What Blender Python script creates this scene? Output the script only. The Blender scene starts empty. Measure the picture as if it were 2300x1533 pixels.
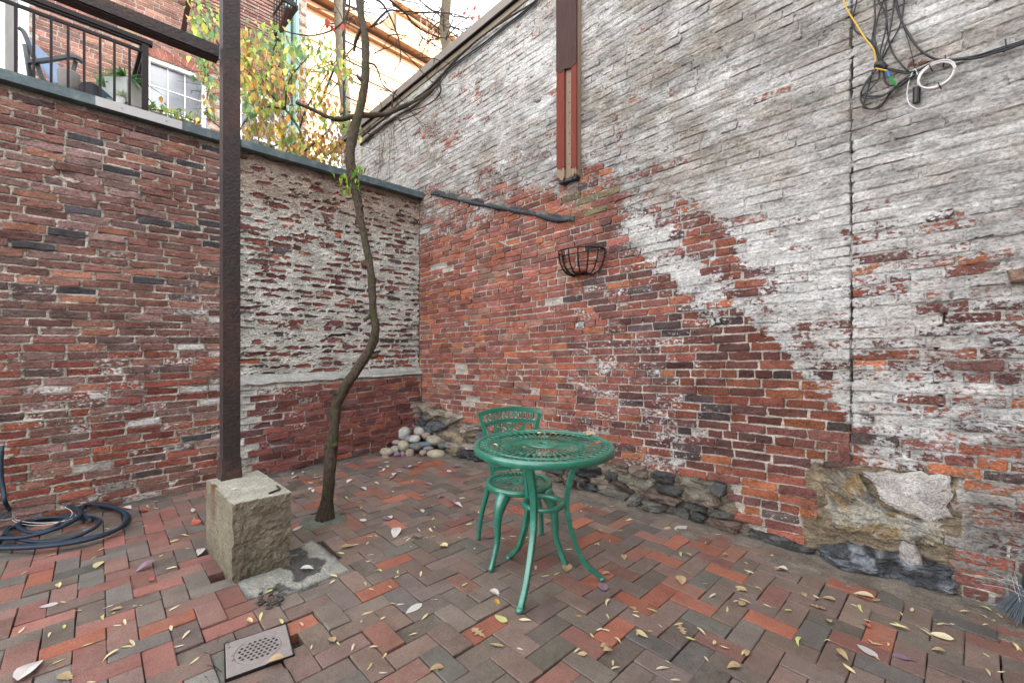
import bpy, bmesh, math, random
import numpy as np
from mathutils import Vector, Matrix

# ------------------------------------------------------------------ camera, sky, sun, exposure
SC = bpy.context.scene
COL = SC.collection
F, CX, CY, H = 977.0, 1150.0, 766.0, 1.30          # focal length in photo pixels, principal point, eye height
YAW = math.radians(43.89)
FW = (math.cos(YAW), math.sin(YAW)); RT = (math.sin(YAW), -math.cos(YAW))
cam = bpy.data.objects.new('camera', bpy.data.cameras.new('camera'))
COL.objects.link(cam)
cam.location = (0, 0, H)
cam.rotation_euler = (math.radians(90), 0, -(math.pi/2 - YAW))
cam.data.sensor_width = 36; cam.data.lens = F/2300*36
cam.data.clip_start = 0.05; cam.data.clip_end = 2000
SC.camera = cam

SUN = Vector((0.45, -0.68, 0.58)).normalized()      # towards the sun
w = bpy.data.worlds.new('World'); SC.world = w; w.use_nodes = True
nt = w.node_tree; nt.nodes.clear()
sky = nt.nodes.new('ShaderNodeTexSky'); sky.sky_type = 'NISHITA'; sky.sun_disc = False
sky.sun_elevation = math.asin(SUN.z); sky.sun_rotation = math.atan2(SUN.x, SUN.y)
sky.air_density = 1.0; sky.dust_density = 2.5; sky.ozone_density = 0.6
bg = nt.nodes.new('ShaderNodeBackground'); bg.inputs['Strength'].default_value = 0.15
out = nt.nodes.new('ShaderNodeOutputWorld')
hs = nt.nodes.new('ShaderNodeHueSaturation'); hs.inputs['Saturation'].default_value = .13
nt.links.new(sky.outputs[0], hs.inputs['Color']); nt.links.new(hs.outputs[0], bg.inputs[0]); nt.links.new(bg.outputs[0], out.inputs[0])
sl = bpy.data.lights.new('sun', 'SUN'); sl.energy = 3.4; sl.angle = math.radians(0.5); sl.color = (1, .93, .82)
so = bpy.data.objects.new('sun', sl); COL.objects.link(so)
so.rotation_euler = SUN.to_track_quat('Z', 'Y').to_euler(); so.location = (5, -6, 14)
SC.view_settings.view_transform = 'Standard'; SC.view_settings.look = 'None'
SC.view_settings.gamma = 1.0; SC.view_settings.exposure = 3.2
try: SC.view_settings.use_curve_mapping = False
except Exception: pass
SC.cycles.max_bounces = 8; SC.cycles.diffuse_bounces = 5

rng = np.random.default_rng(7); random.seed(7)

# ------------------------------------------------------------------ picture <-> place
YA, XB = 4.644, 3.164                                # planes of the left (y) and right (x) brick walls
def ray(px, py):
    a = (px-CX)/F
    return np.array([FW[0]+a*RT[0], FW[1]+a*RT[1], (CY-py)/F])
CAM = np.array([0, 0, H])
def G(px, py, z=0.0): d = ray(px, py); return CAM + d*((z-H)/d[2])
def A(px, py, y=YA): d = ray(px, py); return CAM + d*(y/d[1])
def B(px, py, off=0.0): d = ray(px, py); return CAM + d*((XB-off)/d[0])
def D(px, py, dep): return CAM + ray(px, py)*dep
def proj(P):
    P = np.asarray(P, float)
    dep = P[..., 0]*FW[0]+P[..., 1]*FW[1]; xc = P[..., 0]*RT[0]+P[..., 1]*RT[1]
    dd = np.where(dep > .05, dep, np.nan)
    return CX+F*xc/dd, CY-F*(P[..., 2]-H)/dd, dep

# ------------------------------------------------------------------ noise
def _h(ix, iy, iz, s):
    n = (ix.astype(np.int64)*374761393 + iy.astype(np.int64)*668265263 + iz.astype(np.int64)*2147483647 + s*1274126177) & 0xffffffff
    n = ((n ^ (n >> 13))*1274126177) & 0xffffffff
    n = ((n ^ (n >> 16))*2246822519) & 0xffffffff
    return ((n ^ (n >> 15)) & 0xffff)/65535.0
def vn(x, y, z=0.0, s=0):
    x, y, z = np.broadcast_arrays(np.asarray(x, float), np.asarray(y, float), np.asarray(z, float))
    ix, iy, iz = np.floor(x), np.floor(y), np.floor(z)
    fx, fy, fz = x-ix, y-iy, z-iz
    fx, fy, fz = fx*fx*(3-2*fx), fy*fy*(3-2*fy), fz*fz*(3-2*fz)
    r = 0
    for a in (0, 1):
        for b in (0, 1):
            for c in (0, 1):
                r = r + _h(ix+a, iy+b, iz+c, s)*(fx if a else 1-fx)*(fy if b else 1-fy)*(fz if c else 1-fz)
    return r
def fbm(x, y, z=0.0, s=0, o=4, g=.5):
    r = 0; a = 1; t = 0
    for k in range(o):
        r = r + a*vn(np.asarray(x)*2**k, np.asarray(y)*2**k, np.asarray(z)*2**k, s+k*17); t += a; a *= g
    return r/t
def sstep(a, b, x): t = np.clip((x-a)/(b-a), 0, 1); return t*t*(3-2*t)
def idw(pts, px, py, p=3.0):
    pts = np.array(pts, float); px = np.asarray(px, float); py = np.asarray(py, float)
    out = 0; ws = 0
    for q in pts:
        d = ((px-q[0])**2+(py-q[1])**2+100)**(-p/2)
        out = out + d[..., None]*q[2:]; ws = ws + d
    return out/ws[..., None]

# ------------------------------------------------------------------ object helpers
WP = {}                                              # world origin of every object
def tag(o, label, cat, group=None, kind=None):
    if label: o['label'] = label
    if cat: o['category'] = cat
    if group: o['group'] = group
    if kind: o['kind'] = kind
    return o
def thing(name, loc, label, cat, group=None):
    o = bpy.data.objects.new(name, None); o.empty_display_size = .1
    COL.objects.link(o); o.location = loc; WP[o] = np.array(loc, float)
    return tag(o, label, cat, group)
def mesh(name, V, Fc, mat, smooth=False, attrs=None):
    me = bpy.data.meshes.new(name)
    me.from_pydata(np.asarray(V, float).tolist() if len(V) < 2000 else V, [], Fc if isinstance(Fc, list) else Fc.tolist())
    if mat: me.materials.append(mat)
    if smooth: me.polygons.foreach_set('use_smooth', np.ones(len(me.polygons), bool))
    for k, a in (attrs or {}).items():
        t = me.attributes.new(k, 'FLOAT_COLOR', 'POINT'); t.data.foreach_set('color', np.asarray(a, np.float32).ravel())
    me.update()
    return me
def put(name, V, Fc, mat, parent=None, origin=None, smooth=False, attrs=None, kind=None):
    V = np.asarray(V, float)
    if origin is None:
        if parent is not None: origin = WP[parent]
        else: origin = np.array([(V[:, 0].min()+V[:, 0].max())/2, (V[:, 1].min()+V[:, 1].max())/2, V[:, 2].min()])
    origin = np.asarray(origin, float)
    o = bpy.data.objects.new(name, mesh(name, V-origin, Fc, mat, smooth, attrs))
    COL.objects.link(o); WP[o] = origin
    if parent is not None: o.parent = parent; o.location = origin-WP[parent]
    else: o.location = origin
    if kind: o['kind'] = kind
    return o
class MB:
    """collects shapes in world coordinates, then builds ONE mesh object"""
    def __init__(s): s.V = []; s.F = []; s.n = 0; s.C = []
    def add(s, V, Fc, c=None):
        V = np.asarray(V, float); s.V.append(V)
        s.F += [tuple(int(i)+s.n for i in f) for f in Fc]; s.n += len(V)
        if c is not None:
            c = np.asarray(c, float)
            s.C.append(np.tile(c, (len(V), 1)) if c.ndim == 1 else c)
        return s
    def box(s, c, d, R=None, c4=None):
        d = np.array(d)/2
        v = np.array([[x, y, z] for x in (-1, 1) for y in (-1, 1) for z in (-1, 1)], float)*d
        if R is not None: v = v @ np.array(R).T
        return s.add(v+np.array(c), [(0, 1, 3, 2), (4, 6, 7, 5), (0, 4, 5, 1), (2, 3, 7, 6), (0, 2, 6, 4), (1, 5, 7, 3)], c4)
    def bar(s, p, q, wd, ht, up=(0, 0, 1), c4=None):
        p, q = np.array(p, float), np.array(q, float); x = q-p; L = np.linalg.norm(x); x /= L
        z = np.array(up, float); y = np.cross(z, x); y /= np.linalg.norm(y); z = np.cross(x, y)
        return s.box((p+q)/2, (L, wd, ht), np.stack([x, y, z], 1), c4)
    def tube(s, P, r, n=8, prof=None, cap=True, c4=None, up=None, nz=0, seed=0):
        V, Fc = tube(P, r, n, prof, cap, up, nz, seed); return s.add(V, Fc, c4)
    def lathe(s, prof, c=(0, 0, 0), n=48, closed=False):
        prof = np.array(prof, float); m = len(prof); a = np.linspace(0, 2*np.pi, n, endpoint=False)
        V = np.stack([np.outer(np.cos(a), prof[:, 0]), np.outer(np.sin(a), prof[:, 0]), np.tile(prof[:, 1], (n, 1))], -1).reshape(-1, 3)+np.array(c)
        Fc = []
        for i in range(n):
            j = (i+1) % n
            for k in range(m if closed else m-1):
                l = (k+1) % m
                Fc.append((i*m+k, j*m+k, j*m+l, i*m+l))
        return s.add(V, Fc)
    def build(s, name, mat, parent=None, smooth=False, origin=None, kind=None, M=None):
        V = np.concatenate(s.V)
        if M is not None: V = V @ np.array(M)[:3, :3].T + np.array(M)[:3, 3]
        at = {'bc': np.concatenate(s.C)} if s.C else None
        return put(name, V, s.F, mat, parent, origin, smooth, at, kind)
def smoothpath(P, m=6):
    P = np.array(P, float)
    if len(P) < 3: return P
    Q = np.concatenate([[2*P[0]-P[1]], P, [2*P[-1]-P[-2]]]); o = []
    for i in range(1, len(Q)-2):
        p0, p1, p2, p3 = Q[i-1:i+3]
        for t in np.linspace(0, 1, m, endpoint=False):
            o.append(.5*(2*p1+(p2-p0)*t+(2*p0-5*p1+4*p2-p3)*t*t+(3*p1-p0-3*p2+p3)*t**3))
    o.append(P[-1]); return np.array(o)
def tube(P, r, n=8, prof=None, cap=True, up=None, nz=0, seed=0):
    P = np.asarray(P, float); m = len(P); r = np.broadcast_to(np.asarray(r, float), (m,))
    T = np.gradient(P, axis=0); T /= np.linalg.norm(T, axis=1)[:, None]+1e-12
    if up is None: up = np.array([0, 0, 1.]) if abs(T[0][2]) < .9 else np.array([1., 0, 0])
    nrm = np.asarray(up, float)-T[0]*np.dot(up, T[0]); nrm /= np.linalg.norm(nrm)
    if prof is None:
        a = np.linspace(0, 2*np.pi, n, endpoint=False); prof = np.stack([np.cos(a), np.sin(a)], 1)
    prof = np.asarray(prof, float); n = len(prof); V = []
    for i in range(m):
        nrm = nrm-T[i]*np.dot(nrm, T[i]); nrm /= np.linalg.norm(nrm)
        b = np.cross(T[i], nrm)
        ring = P[i]+r[i]*(prof[:, :1]*nrm+prof[:, 1:]*b)
        V.append(ring)
    V = np.array(V)
    if nz:
        c = P[:, None, :]; d = V-c
        k = fbm(V[..., 0]*9, V[..., 1]*9, V[..., 2]*6, seed, 3)-.5 + .6*(vn(V[..., 0]*40, V[..., 1]*40, V[..., 2]*16, seed+5)-.5)
        V = c+d*(1+nz*k[..., None])
    V = V.reshape(-1, 3); Fc = []
    for i in range(m-1):
        for j in range(n):
            k = (j+1) % n
            Fc.append((i*n+j, i*n+k, (i+1)*n+k, (i+1)*n+j))
    if cap: Fc.append(tuple(range(n-1, -1, -1))); Fc.append(tuple((m-1)*n+j for j in range(n)))
    return V, Fc
def icosphere(sub):
    bm = bmesh.new(); bmesh.ops.create_icosphere(bm, subdivisions=sub, radius=1)
    bm.verts.ensure_lookup_table()
    V = np.array([v.co[:] for v in bm.verts]); Fc = [tuple(v.index for v in f.verts) for f in bm.faces]; bm.free(); return V, Fc
ICO2, ICO3 = icosphere(2), icosphere(3)
def rotz(a): c, s_ = math.cos(a), math.sin(a); return np.array([[c, -s_, 0], [s_, c, 0], [0, 0, 1]])

# ------------------------------------------------------------------ materials
def N(nt, t, **kw):
    n = nt.nodes.new('ShaderNode'+t)
    for k, v in kw.items():
        if k.startswith('_'): setattr(n, k[1:], v)
        else: n.inputs[k.replace('0', ' ') if k not in n.inputs else k].default_value = v
    return n
def base_mat(name, rough=.85, spec=.3):
    m = bpy.data.materials.new(name); m.use_nodes = True; t = m.node_tree
    b = t.nodes['Principled BSDF']; b.inputs['Roughness'].default_value = rough; b.inputs['Specular IOR Level'].default_value = spec
    return m, t, b
def noise(t, vec, scale, detail=4, rough=.55):
    n = t.nodes.new('ShaderNodeTexNoise'); n.inputs['Scale'].default_value = scale; n.inputs['Detail'].default_value = detail
    n.inputs['Roughness'].default_value = rough
    if vec is not None: t.links.new(vec, n.inputs['Vector'])
    return n.outputs['Fac']
def mth(t, op, a, b=None, c=None, clamp=False):
    n = t.nodes.new('ShaderNodeMath'); n.operation = op; n.use_clamp = clamp
    for i, v in enumerate((a, b, c)):
        if v is None: continue
        if isinstance(v, (int, float)): n.inputs[i].default_value = v
        else: t.links.new(v, n.inputs[i])
    return n.outputs[0]
def mix(t, f, a, b, mode='MIX'):
    n = t.nodes.new('ShaderNodeMix'); n.data_type = 'RGBA'; n.blend_type = mode
    for i, v in ((0, f), (6, a), (7, b)):
        if isinstance(v, (int, float)): n.inputs[i].default_value = v
        elif isinstance(v, tuple): n.inputs[i].default_value = (*v, 1)
        else: t.links.new(v, n.inputs[i])
    return n.outputs[2]
def scaled(t, col, f):
    n = t.nodes.new('ShaderNodeVectorMath'); n.operation = 'SCALE'; t.links.new(col, n.inputs[0]); t.links.new(f, n.inputs['Scale']); return n.outputs[0]
def pos(t, sc=(1, 1, 1), obj=False):
    if obj: g = t.nodes.new('ShaderNodeTexCoord').outputs['Object']
    else: g = t.nodes.new('ShaderNodeNewGeometry').outputs['Position']
    n = t.nodes.new('ShaderNodeVectorMath'); n.operation = 'MULTIPLY'; t.links.new(g, n.inputs[0]); n.inputs[1].default_value = sc; return n.outputs[0]
def attr(t, name):
    n = t.nodes.new('ShaderNodeAttribute'); n.attribute_name = name; return n
def bump(t, b, h, strength, dist):
    n = t.nodes.new('ShaderNodeBump'); n.inputs['Strength'].default_value = strength; n.inputs['Distance'].default_value = dist
    t.links.new(h, n.inputs['Height']); t.links.new(n.outputs[0], b.inputs['Normal'])

def masonry_mat(name, zs=1.7, bd=.010):
    """brick / mortar colour from the piece (bc), worn paint or wash (pt: colour + amount)"""
    m, t, b = base_mat(name, .92, .2)
    p = pos(t, (1, 1, zs)); bc = attr(t, 'bc'); pt = attr(t, 'pt')
    n1 = noise(t, p, 34, 8, .66); n2 = noise(t, p, 95, 3, .6); n3 = noise(t, p, 7, 4, .6); n4 = noise(t, p, 50, 6, .72)
    k = mth(t, 'ADD', mth(t, 'MULTIPLY_ADD', n2, 1.9, -.25), mth(t, 'MULTIPLY_ADD', n3, 1.5, -.5))
    k = mth(t, 'MAXIMUM', mth(t, 'MULTIPLY', k, mth(t, 'MULTIPLY_ADD', n4, 2.7, -.30)), .12)
    q = pos(t, (1, 1, 4.5)); n5 = noise(t, q, 26, 6, .7)
    pit = mth(t, 'MULTIPLY', mth(t, 'MULTIPLY_ADD', mth(t, 'MAXIMUM', n5, n4), 9.0, -5.2, clamp=True), .62)
    k = mth(t, 'MULTIPLY', k, mth(t, 'SUBTRACT', 1.08, pit))
    col = scaled(t, bc.outputs['Color'], k)
    a = mth(t, 'MULTIPLY_ADD', mth(t, 'SUBTRACT', n1, .5), 2.3, mth(t, 'MULTIPLY', mth(t, 'SUBTRACT', pt.outputs['Alpha'], .5), 1.35))
    msk = mth(t, 'MULTIPLY_ADD', a, 7.0, .5, clamp=True)
    pc = scaled(t, pt.outputs['Color'], mth(t, 'MULTIPLY', mth(t, 'MAXIMUM', mth(t, 'MULTIPLY_ADD', n4, 2.9, -.45), .25), mth(t, 'MULTIPLY_ADD', n3, 1.0, .5)))
    fin = mix(t, mth(t, 'MULTIPLY', msk, .93), col, pc)
    t.links.new(fin, b.inputs['Base Color'])
    h = mth(t, 'ADD', mth(t, 'MULTIPLY_ADD', mth(t, 'SUBTRACT', n1, mth(t, 'MULTIPLY', pit, .5)), 1.0, mth(t, 'MULTIPLY', n2, .25)), mth(t, 'MULTIPLY_ADD', n4, .7, mth(t, 'MULTIPLY', msk, .18)))
    bump(t, b, h, .9, bd*1.5); return m
M_MAS = masonry_mat('worn masonry')
M_FAR = masonry_mat('far masonry', 1.3, .004)

def attr_mat(name, rough=.85, spec=.3, grain=160, mott=8, gk=.7, mk=.7, bs=.5, bd=.004, obj=False):
    m, t, b = base_mat(name, rough, spec); p = pos(t, obj=obj); bc = attr(t, 'bc')
    n1 = noise(t, p, grain, 3, .6); n2 = noise(t, p, mott, 5, .62); n3 = noise(t, p, grain*.3, 3)
    k = mth(t, 'MULTIPLY', mth(t, 'MULTIPLY_ADD', n1, gk, 1-gk/2), mth(t, 'MULTIPLY_ADD', n2, mk, 1-mk/2))
    t.links.new(scaled(t, bc.outputs['Color'], k), b.inputs['Base Color'])
    bump(t, b, mth(t, 'ADD', n1, mth(t, 'MULTIPLY', n3, 1.2)), bs, bd); return m
M_PAVE = attr_mat('paver', .68, .35, 190, 7, 1.5, 1.0, .8, .004)
def dusty(m):
    t = m.node_tree; b = t.nodes['Principled BSDF']; old = b.inputs['Base Color'].links[0].from_socket; p = pos(t)
    a = noise(t, p, 3.2, 6, .65); c = noise(t, p, 28, 5, .7)
    f = mth(t, 'MULTIPLY', mth(t, 'MULTIPLY_ADD', a, 4, -1.75, clamp=True), mth(t, 'MULTIPLY_ADD', c, 3, -1.0, clamp=True))
    d2 = mth(t, 'MULTIPLY_ADD', noise(t, p, 14, 6, .7), 9, -5.4, clamp=True)
    x = mix(t, mth(t, 'MULTIPLY', f, .50), old, (.21, .185, .16)); x = mix(t, mth(t, 'MULTIPLY', d2, .55), x, (.05, .045, .038))
    t.links.new(x, b.inputs['Base Color'])
dusty(M_PAVE)
M_DIRT = attr_mat('dirt', .95, .1, 150, 10, 1.6, 1.2, 1.0, .010)
M_STONE = attr_mat('rubble stone', .75, .35, 70, 14, 1.5, 1.7, 1.0, .016)
M_PEB = attr_mat('river stone', .8, .25, 120, 16, 1.0, 1.4, .5, .004)
M_CONC = attr_mat('rough concrete', .95, .15, 110, 9, 1.6, 1.2, 1.0, .012)
def flat_mat(name, c, rough=.5, spec=.4, var=.25, sc=30, bs=.0, bd=.002, c2=None, f2=.5, sc2=6, metal=0.0):
    m, t, b = base_mat(name, rough, spec); b.inputs['Metallic'].default_value = metal
    p = pos(t); n1 = noise(t, p, sc, 5, .6)
    col = N(t, 'RGB'); col.outputs[0].default_value = (*c, 1); c0 = col.outputs[0]
    if c2:
        n2 = noise(t, p, sc2, 6, .65); f = mth(t, 'MULTIPLY_ADD', n2, 5, -5*(1-f2)+.0, clamp=True); c0 = mix(t, f, c, c2)
    t.links.new(scaled(t, c0, mth(t, 'MULTIPLY_ADD', n1, var*2, 1-var)), b.inputs['Base Color'])
    if bs: bump(t, b, n1, bs, bd)
    return m
M_GREEN = flat_mat('green enamel on cast metal', (.013, .150, .098), .30, .6, .4, 40, .3, .001, (.045, .26, .19), .47, 12)
M_STEEL = flat_mat('rusty black steel', (.026, .020, .020), .62, .4, .9, 75, 1.0, .007, (.070, .034, .025), .5, 2.2)
M_RAIL = flat_mat('dark bronze rail', (.014, .011, .012), .6, .2, .2, 30)
M_IRON = flat_mat('black wrought iron', (.008, .008, .009), .55, .25, .3, 60, .2)
M_CABLE = flat_mat('black cable', (.012, .013, .016), .45, .45, .2)
M_YEL = flat_mat('yellow cable', (.62, .38, .03), .5, .4, .1)
M_WHT = flat_mat('white cable', (.62, .60, .58), .5, .4, .1)
M_BLUE = flat_mat('blue plastic', (.03, .12, .45), .45, .4, .1)
M_LIME = flat_mat('green plastic', (.03, .26, .05), .45, .4, .1)
M_HOSE = flat_mat('dark blue hose', (.012, .026, .045), .5, .4, .3, 25)
M_BRASS = flat_mat('hose fitting', (.35, .30, .22), .35, .5, .2, 30, metal=.7)
M_COPPER = flat_mat('green copper coping', (.065, .095, .105), .6, .3, .6, 30, .2, .002, (.14, .18, .18), .5, 7)
M_GALV = flat_mat('grey metal flashing', (.33, .34, .33), .55, .5, .15, 12, .1)
M_FLASH = flat_mat('brown grey metal capping', (.20, .175, .155), .55, .4, .12, 6)
M_SLATE = flat_mat('black bitumen flashing', (.035, .04, .045), .75, .3, .5, 40, .8, .006, (.11, .12, .11), .4, 9)
M_TRIM = flat_mat('white painted trim', (.72, .72, .70), .55, .4, .08, 10)
M_SIDING = flat_mat('white siding', (.70, .72, .73), .6, .3, .06, 10)
M_FRAME = flat_mat('grey chair frame', (.06, .07, .08), .5, .4, .15)
M_SLING = flat_mat('blue grey sling fabric', (.22, .31, .46), .85, .2, .1, 80)
M_BAG = flat_mat('pale canvas', (.22, .20, .19), .9, .1, .15, 60)
M_MESHB = flat_mat('black mesh', (.018, .02, .025), .6, .3, .4, 300)
M_TEAL = flat_mat('dark teal panel', (.015, .06, .09), .6, .3, .1)
M_POT = flat_mat('white grey pot', (.50, .51, .50), .7, .3, .1, 25)
M_STAND = flat_mat('grey stand', (.20, .20, .20), .7, .3, .1)
M_SPOUT = flat_mat('pale green downspout', (.20, .36, .32), .6, .3, .15, 12)
M_SHADE = flat_mat('plain brick of cores and unseen blocks', (.22, .10, .075), .9, .2, .25, 3)
M_SUNB = None
def glass_mat():
    m, t, b = base_mat('window glass', .08, .5)
    p = pos(t, (1, 1, 3)); n1 = noise(t, p, 2.2, 4)
    t.links.new(mix(t, n1, (.10, .115, .13), (.27, .30, .33)), b.inputs['Base Color']); return m
M_GLASS = glass_mat()
def bark_mat(name, c1, c2, moss=None):
    m, t, b = base_mat(name, .9, .2); p = pos(t, (1, 1, .35)); q = pos(t)
    n1 = noise(t, p, 75, 6, .75); n2 = noise(t, q, 9, 5, .6)
    c = mix(t, mth(t, 'MULTIPLY_ADD', n1, 2.6, -.8, clamp=True), c1, c2)
    if moss: c = mix(t, mth(t, 'MULTIPLY_ADD', n2, 6, -3.1, clamp=True), c, moss)
    t.links.new(c, b.inputs['Base Color']); bump(t, b, n1, 1.0, .02); return m
M_BARK = bark_mat('mossy bark', (.014, .010, .008), (.125, .098, .070), (.045, .055, .018))
M_BARK2 = bark_mat('pale bark', (.10, .085, .06), (.30, .27, .20))
M_TWIG = bark_mat('dark twig', (.03, .022, .018), (.10, .075, .055))
g_ = M_GREEN.node_tree.nodes['Principled BSDF']; g_.inputs['Coat Weight'].default_value = .6; g_.inputs['Coat Roughness'].default_value = .28
def wood_mat(name, c1, c2):
    m, t, b = base_mat(name, .85, .2); p = pos(t, (1, 1, .06)); n1 = noise(t, p, 90, 4, .6)
    t.links.new(mix(t, n1, c1, c2), b.inputs['Base Color']); bump(t, b, n1, .7, .004); return m
M_WBARE = wood_mat('bare grey wood', (.13, .09, .06), (.34, .26, .19))
M_WDARK = wood_mat('dark weathered wood', (.025, .015, .014), (.10, .055, .05))
M_WRED = wood_mat('flaking red painted wood', (.10, .025, .018), (.22, .05, .035))
def leaf_mat(name):
    m = bpy.data.materials.new(name); m.use_nodes = True; t = m.node_tree; b = t.nodes['Principled BSDF']; b.inputs['Roughness'].default_value = .6
    bc = attr(t, 'bc'); n1 = noise(t, pos(t), 60, 4)
    c = scaled(t, bc.outputs['Color'], mth(t, 'MULTIPLY_ADD', n1, .8, .6)); t.links.new(c, b.inputs['Base Color'])
    tr = t.nodes.new('ShaderNodeBsdfTranslucent'); t.links.new(c, tr.inputs[0])
    ms = t.nodes.new('ShaderNodeMixShader'); ms.inputs[0].default_value = .35
    t.links.new(b.outputs[0], ms.inputs[1]); t.links.new(tr.outputs[0], ms.inputs[2])
    t.links.new(ms.outputs[0], t.nodes['Material Output'].inputs[0]); return m
M_LEAF = leaf_mat('leaf')
M_FALL = attr_mat('dead leaf', .7, .25, 90, 30, .4, .5, .3, .001, obj=True)

# ------------------------------------------------------------------ brickwork
def toA(u, v, w_, y=YA): return np.stack([u, y-w_, v], -1)
def toB(u, v, w_): return np.stack([XB-w_, -u, v], -1)

class Field:
    """courses of bricks on a wall face: u to the right, v up, w out of the wall"""
    def __init__(s, u0, u1, v0, v1, ch, bl, joint, seed, shear=0., headers=7, hprob=.08, forced=(), wob=.010):
        s.u0, s.u1, s.v0, s.v1, s.ch, s.joint, s.shear, s.seed, s.wobA = u0, u1, v0, v1, ch, joint, shear, seed, wob
        r = np.random.default_rng(seed); s.edges = []; s.r = r
        lo = v0-max(shear*u0, shear*u1)-.05; hi = v1-min(shear*u0, shear*u1)+.05
        s.k0 = math.floor(lo/ch); nk = math.ceil(hi/ch)-s.k0
        for k in range(nk):
            e = [u0-bl*(.5*(k % 2)+r.uniform(0, .35))]
            hd = headers and k % headers == headers-1
            while e[-1] < u1:
                L = bl*(.5 if hd or r.random() < hprob else 1)*r.uniform(.93, 1.05)
                e.append(e[-1]+L)
            for f in forced:
                j = int(np.argmin(np.abs(np.array(e)-f)))
                e[j] = f
            e = np.array(sorted(e)); keep = np.concatenate([[True], np.diff(e) > .035]); s.edges.append(e[keep])
    def wob(s, u): return (vn(np.asarray(u)*.9, 3.3, 0, s.seed)-.5)*2*s.wobA + (vn(np.asarray(u)*3, 7.3, 0, s.seed)-.5)*.5*s.wobA
    def bricks(s):
        U, V, L = [], [], []
        for k, e in enumerate(s.edges):
            uc = (e[:-1]+e[1:])/2; U.append(uc); L.append(e[1:]-e[:-1]-s.joint)
            V.append((s.k0+k+.5)*s.ch+s.shear*uc+s.wob(uc))
        U, V, L = map(np.concatenate, (U, V, L))
        ok = (U-L/2 > s.u0-.02) & (U+L/2 < s.u1+.02) & (V > s.v0+s.ch*.3) & (V < s.v1-s.ch*.35)
        return U[ok], V[ok], L[ok]
    def inside(s, u, v):
        """distance (m) into the brick at (u, v): negative inside a joint"""
        vv = (v-s.shear*u-s.wob(u))/s.ch-s.k0; k = np.clip(np.floor(vv).astype(int), 0, len(s.edges)-1)
        dv = np.minimum(vv-k, 1-(vv-k))*s.ch-s.joint/2
        du = np.zeros_like(u)
        for i, e in enumerate(s.edges):
            m = k == i
            if not m.any(): continue
            q = u[m]; j = np.clip(np.searchsorted(e, q), 1, len(e)-1)
            du[m] = np.minimum(np.abs(q-e[j-1]), np.abs(e[j]-q))-s.joint/2
        return np.minimum(dv, du), dv

def brick_geo(U, V, L, hh, Wp, depth, amp, seed, shear=0., nx=6, ny=4, edge=.003, tilt=.004, taper=None):
    n = len(U); r = np.random.default_rng(seed)
    e = .0045
    tu = np.array([-1, -2, -.33, .33, 2, 1.]) if nx == 6 else np.array([-1, -2, 2, 1.])
    tv = np.array([-1, -2, 2, 1.])
    hl = L[:, None]/2; hv = np.broadcast_to(np.asarray(hh, float), (n,))[:, None]/2
    def lay(t, h):
        o = np.where(t == -2, -h+e, np.where(t == 2, h-e, t*h)); return o
    gu = lay(tu[None, :], hl)                       # n, nx
    gv = lay(tv[None, :], hv)
    u = np.repeat(gu[:, None, :], len(tv), 1); v = np.repeat(gv[:, :, None], len(tu), 2)
    u, v = u.copy(), v.copy()
    border = np.zeros((len(tv), len(tu)), bool); border[0] = border[-1] = True; border[:, 0] = border[:, -1] = True
    corner = np.zeros_like(border); corner[0, 0] = corner[0, -1] = corner[-1, 0] = corner[-1, -1] = True
    jit = r.normal(0, edge, (n, len(tv), len(tu)))
    v = v+np.where(border, jit, 0); u = u+np.where(border, r.normal(0, edge, jit.shape), 0)
    u = np.where(corner, u*(1-.006/np.maximum(hl[:, :, None], .02)), u); v = np.where(corner, v*.92, v)
    wv = Wp[:, None, None]+r.normal(0, tilt, (n, 1, 1))*(u/np.maximum(hl[:, :, None], .05))+r.normal(0, tilt*.7, (n, 1, 1))*(v/.03)
    wv = wv+(fbm((U[:, None, None]+u)*30, (V[:, None, None]+v)*45, 0, seed, 3)-.5)*1.6*amp-np.where(border, .0035, 0)-np.where(corner, .002, 0)
    v = v+shear*u
    ua, va = U[:, None, None]+u, V[:, None, None]+v
    front = np.stack([ua, va, wv], -1).reshape(n, -1, 3)
    nu, nv_ = len(tu), len(tv)
    per = [(0, i) for i in range(nu)]+[(j, nu-1) for j in range(1, nv_)]+[(nv_-1, i) for i in range(nu-2, -1, -1)]+[(j, 0) for j in range(nv_-2, 0, -1)]
    pi = np.array([a*nu+b for a, b in per]); back = front[:, pi].copy(); back[..., 2] = Wp[:, None]-depth
    Vv = np.concatenate([front, back], 1)
    Fc = [(j*nu+i, j*nu+i+1, (j+1)*nu+i+1, (j+1)*nu+i) for j in range(nv_-1) for i in range(nu-1)]
    m = len(pi); b0 = nu*nv_
    for q in range(m):
        z = (q+1) % m; Fc.append((pi[q], b0+q, b0+z, pi[z]))
    return Vv, np.array(Fc)

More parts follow.
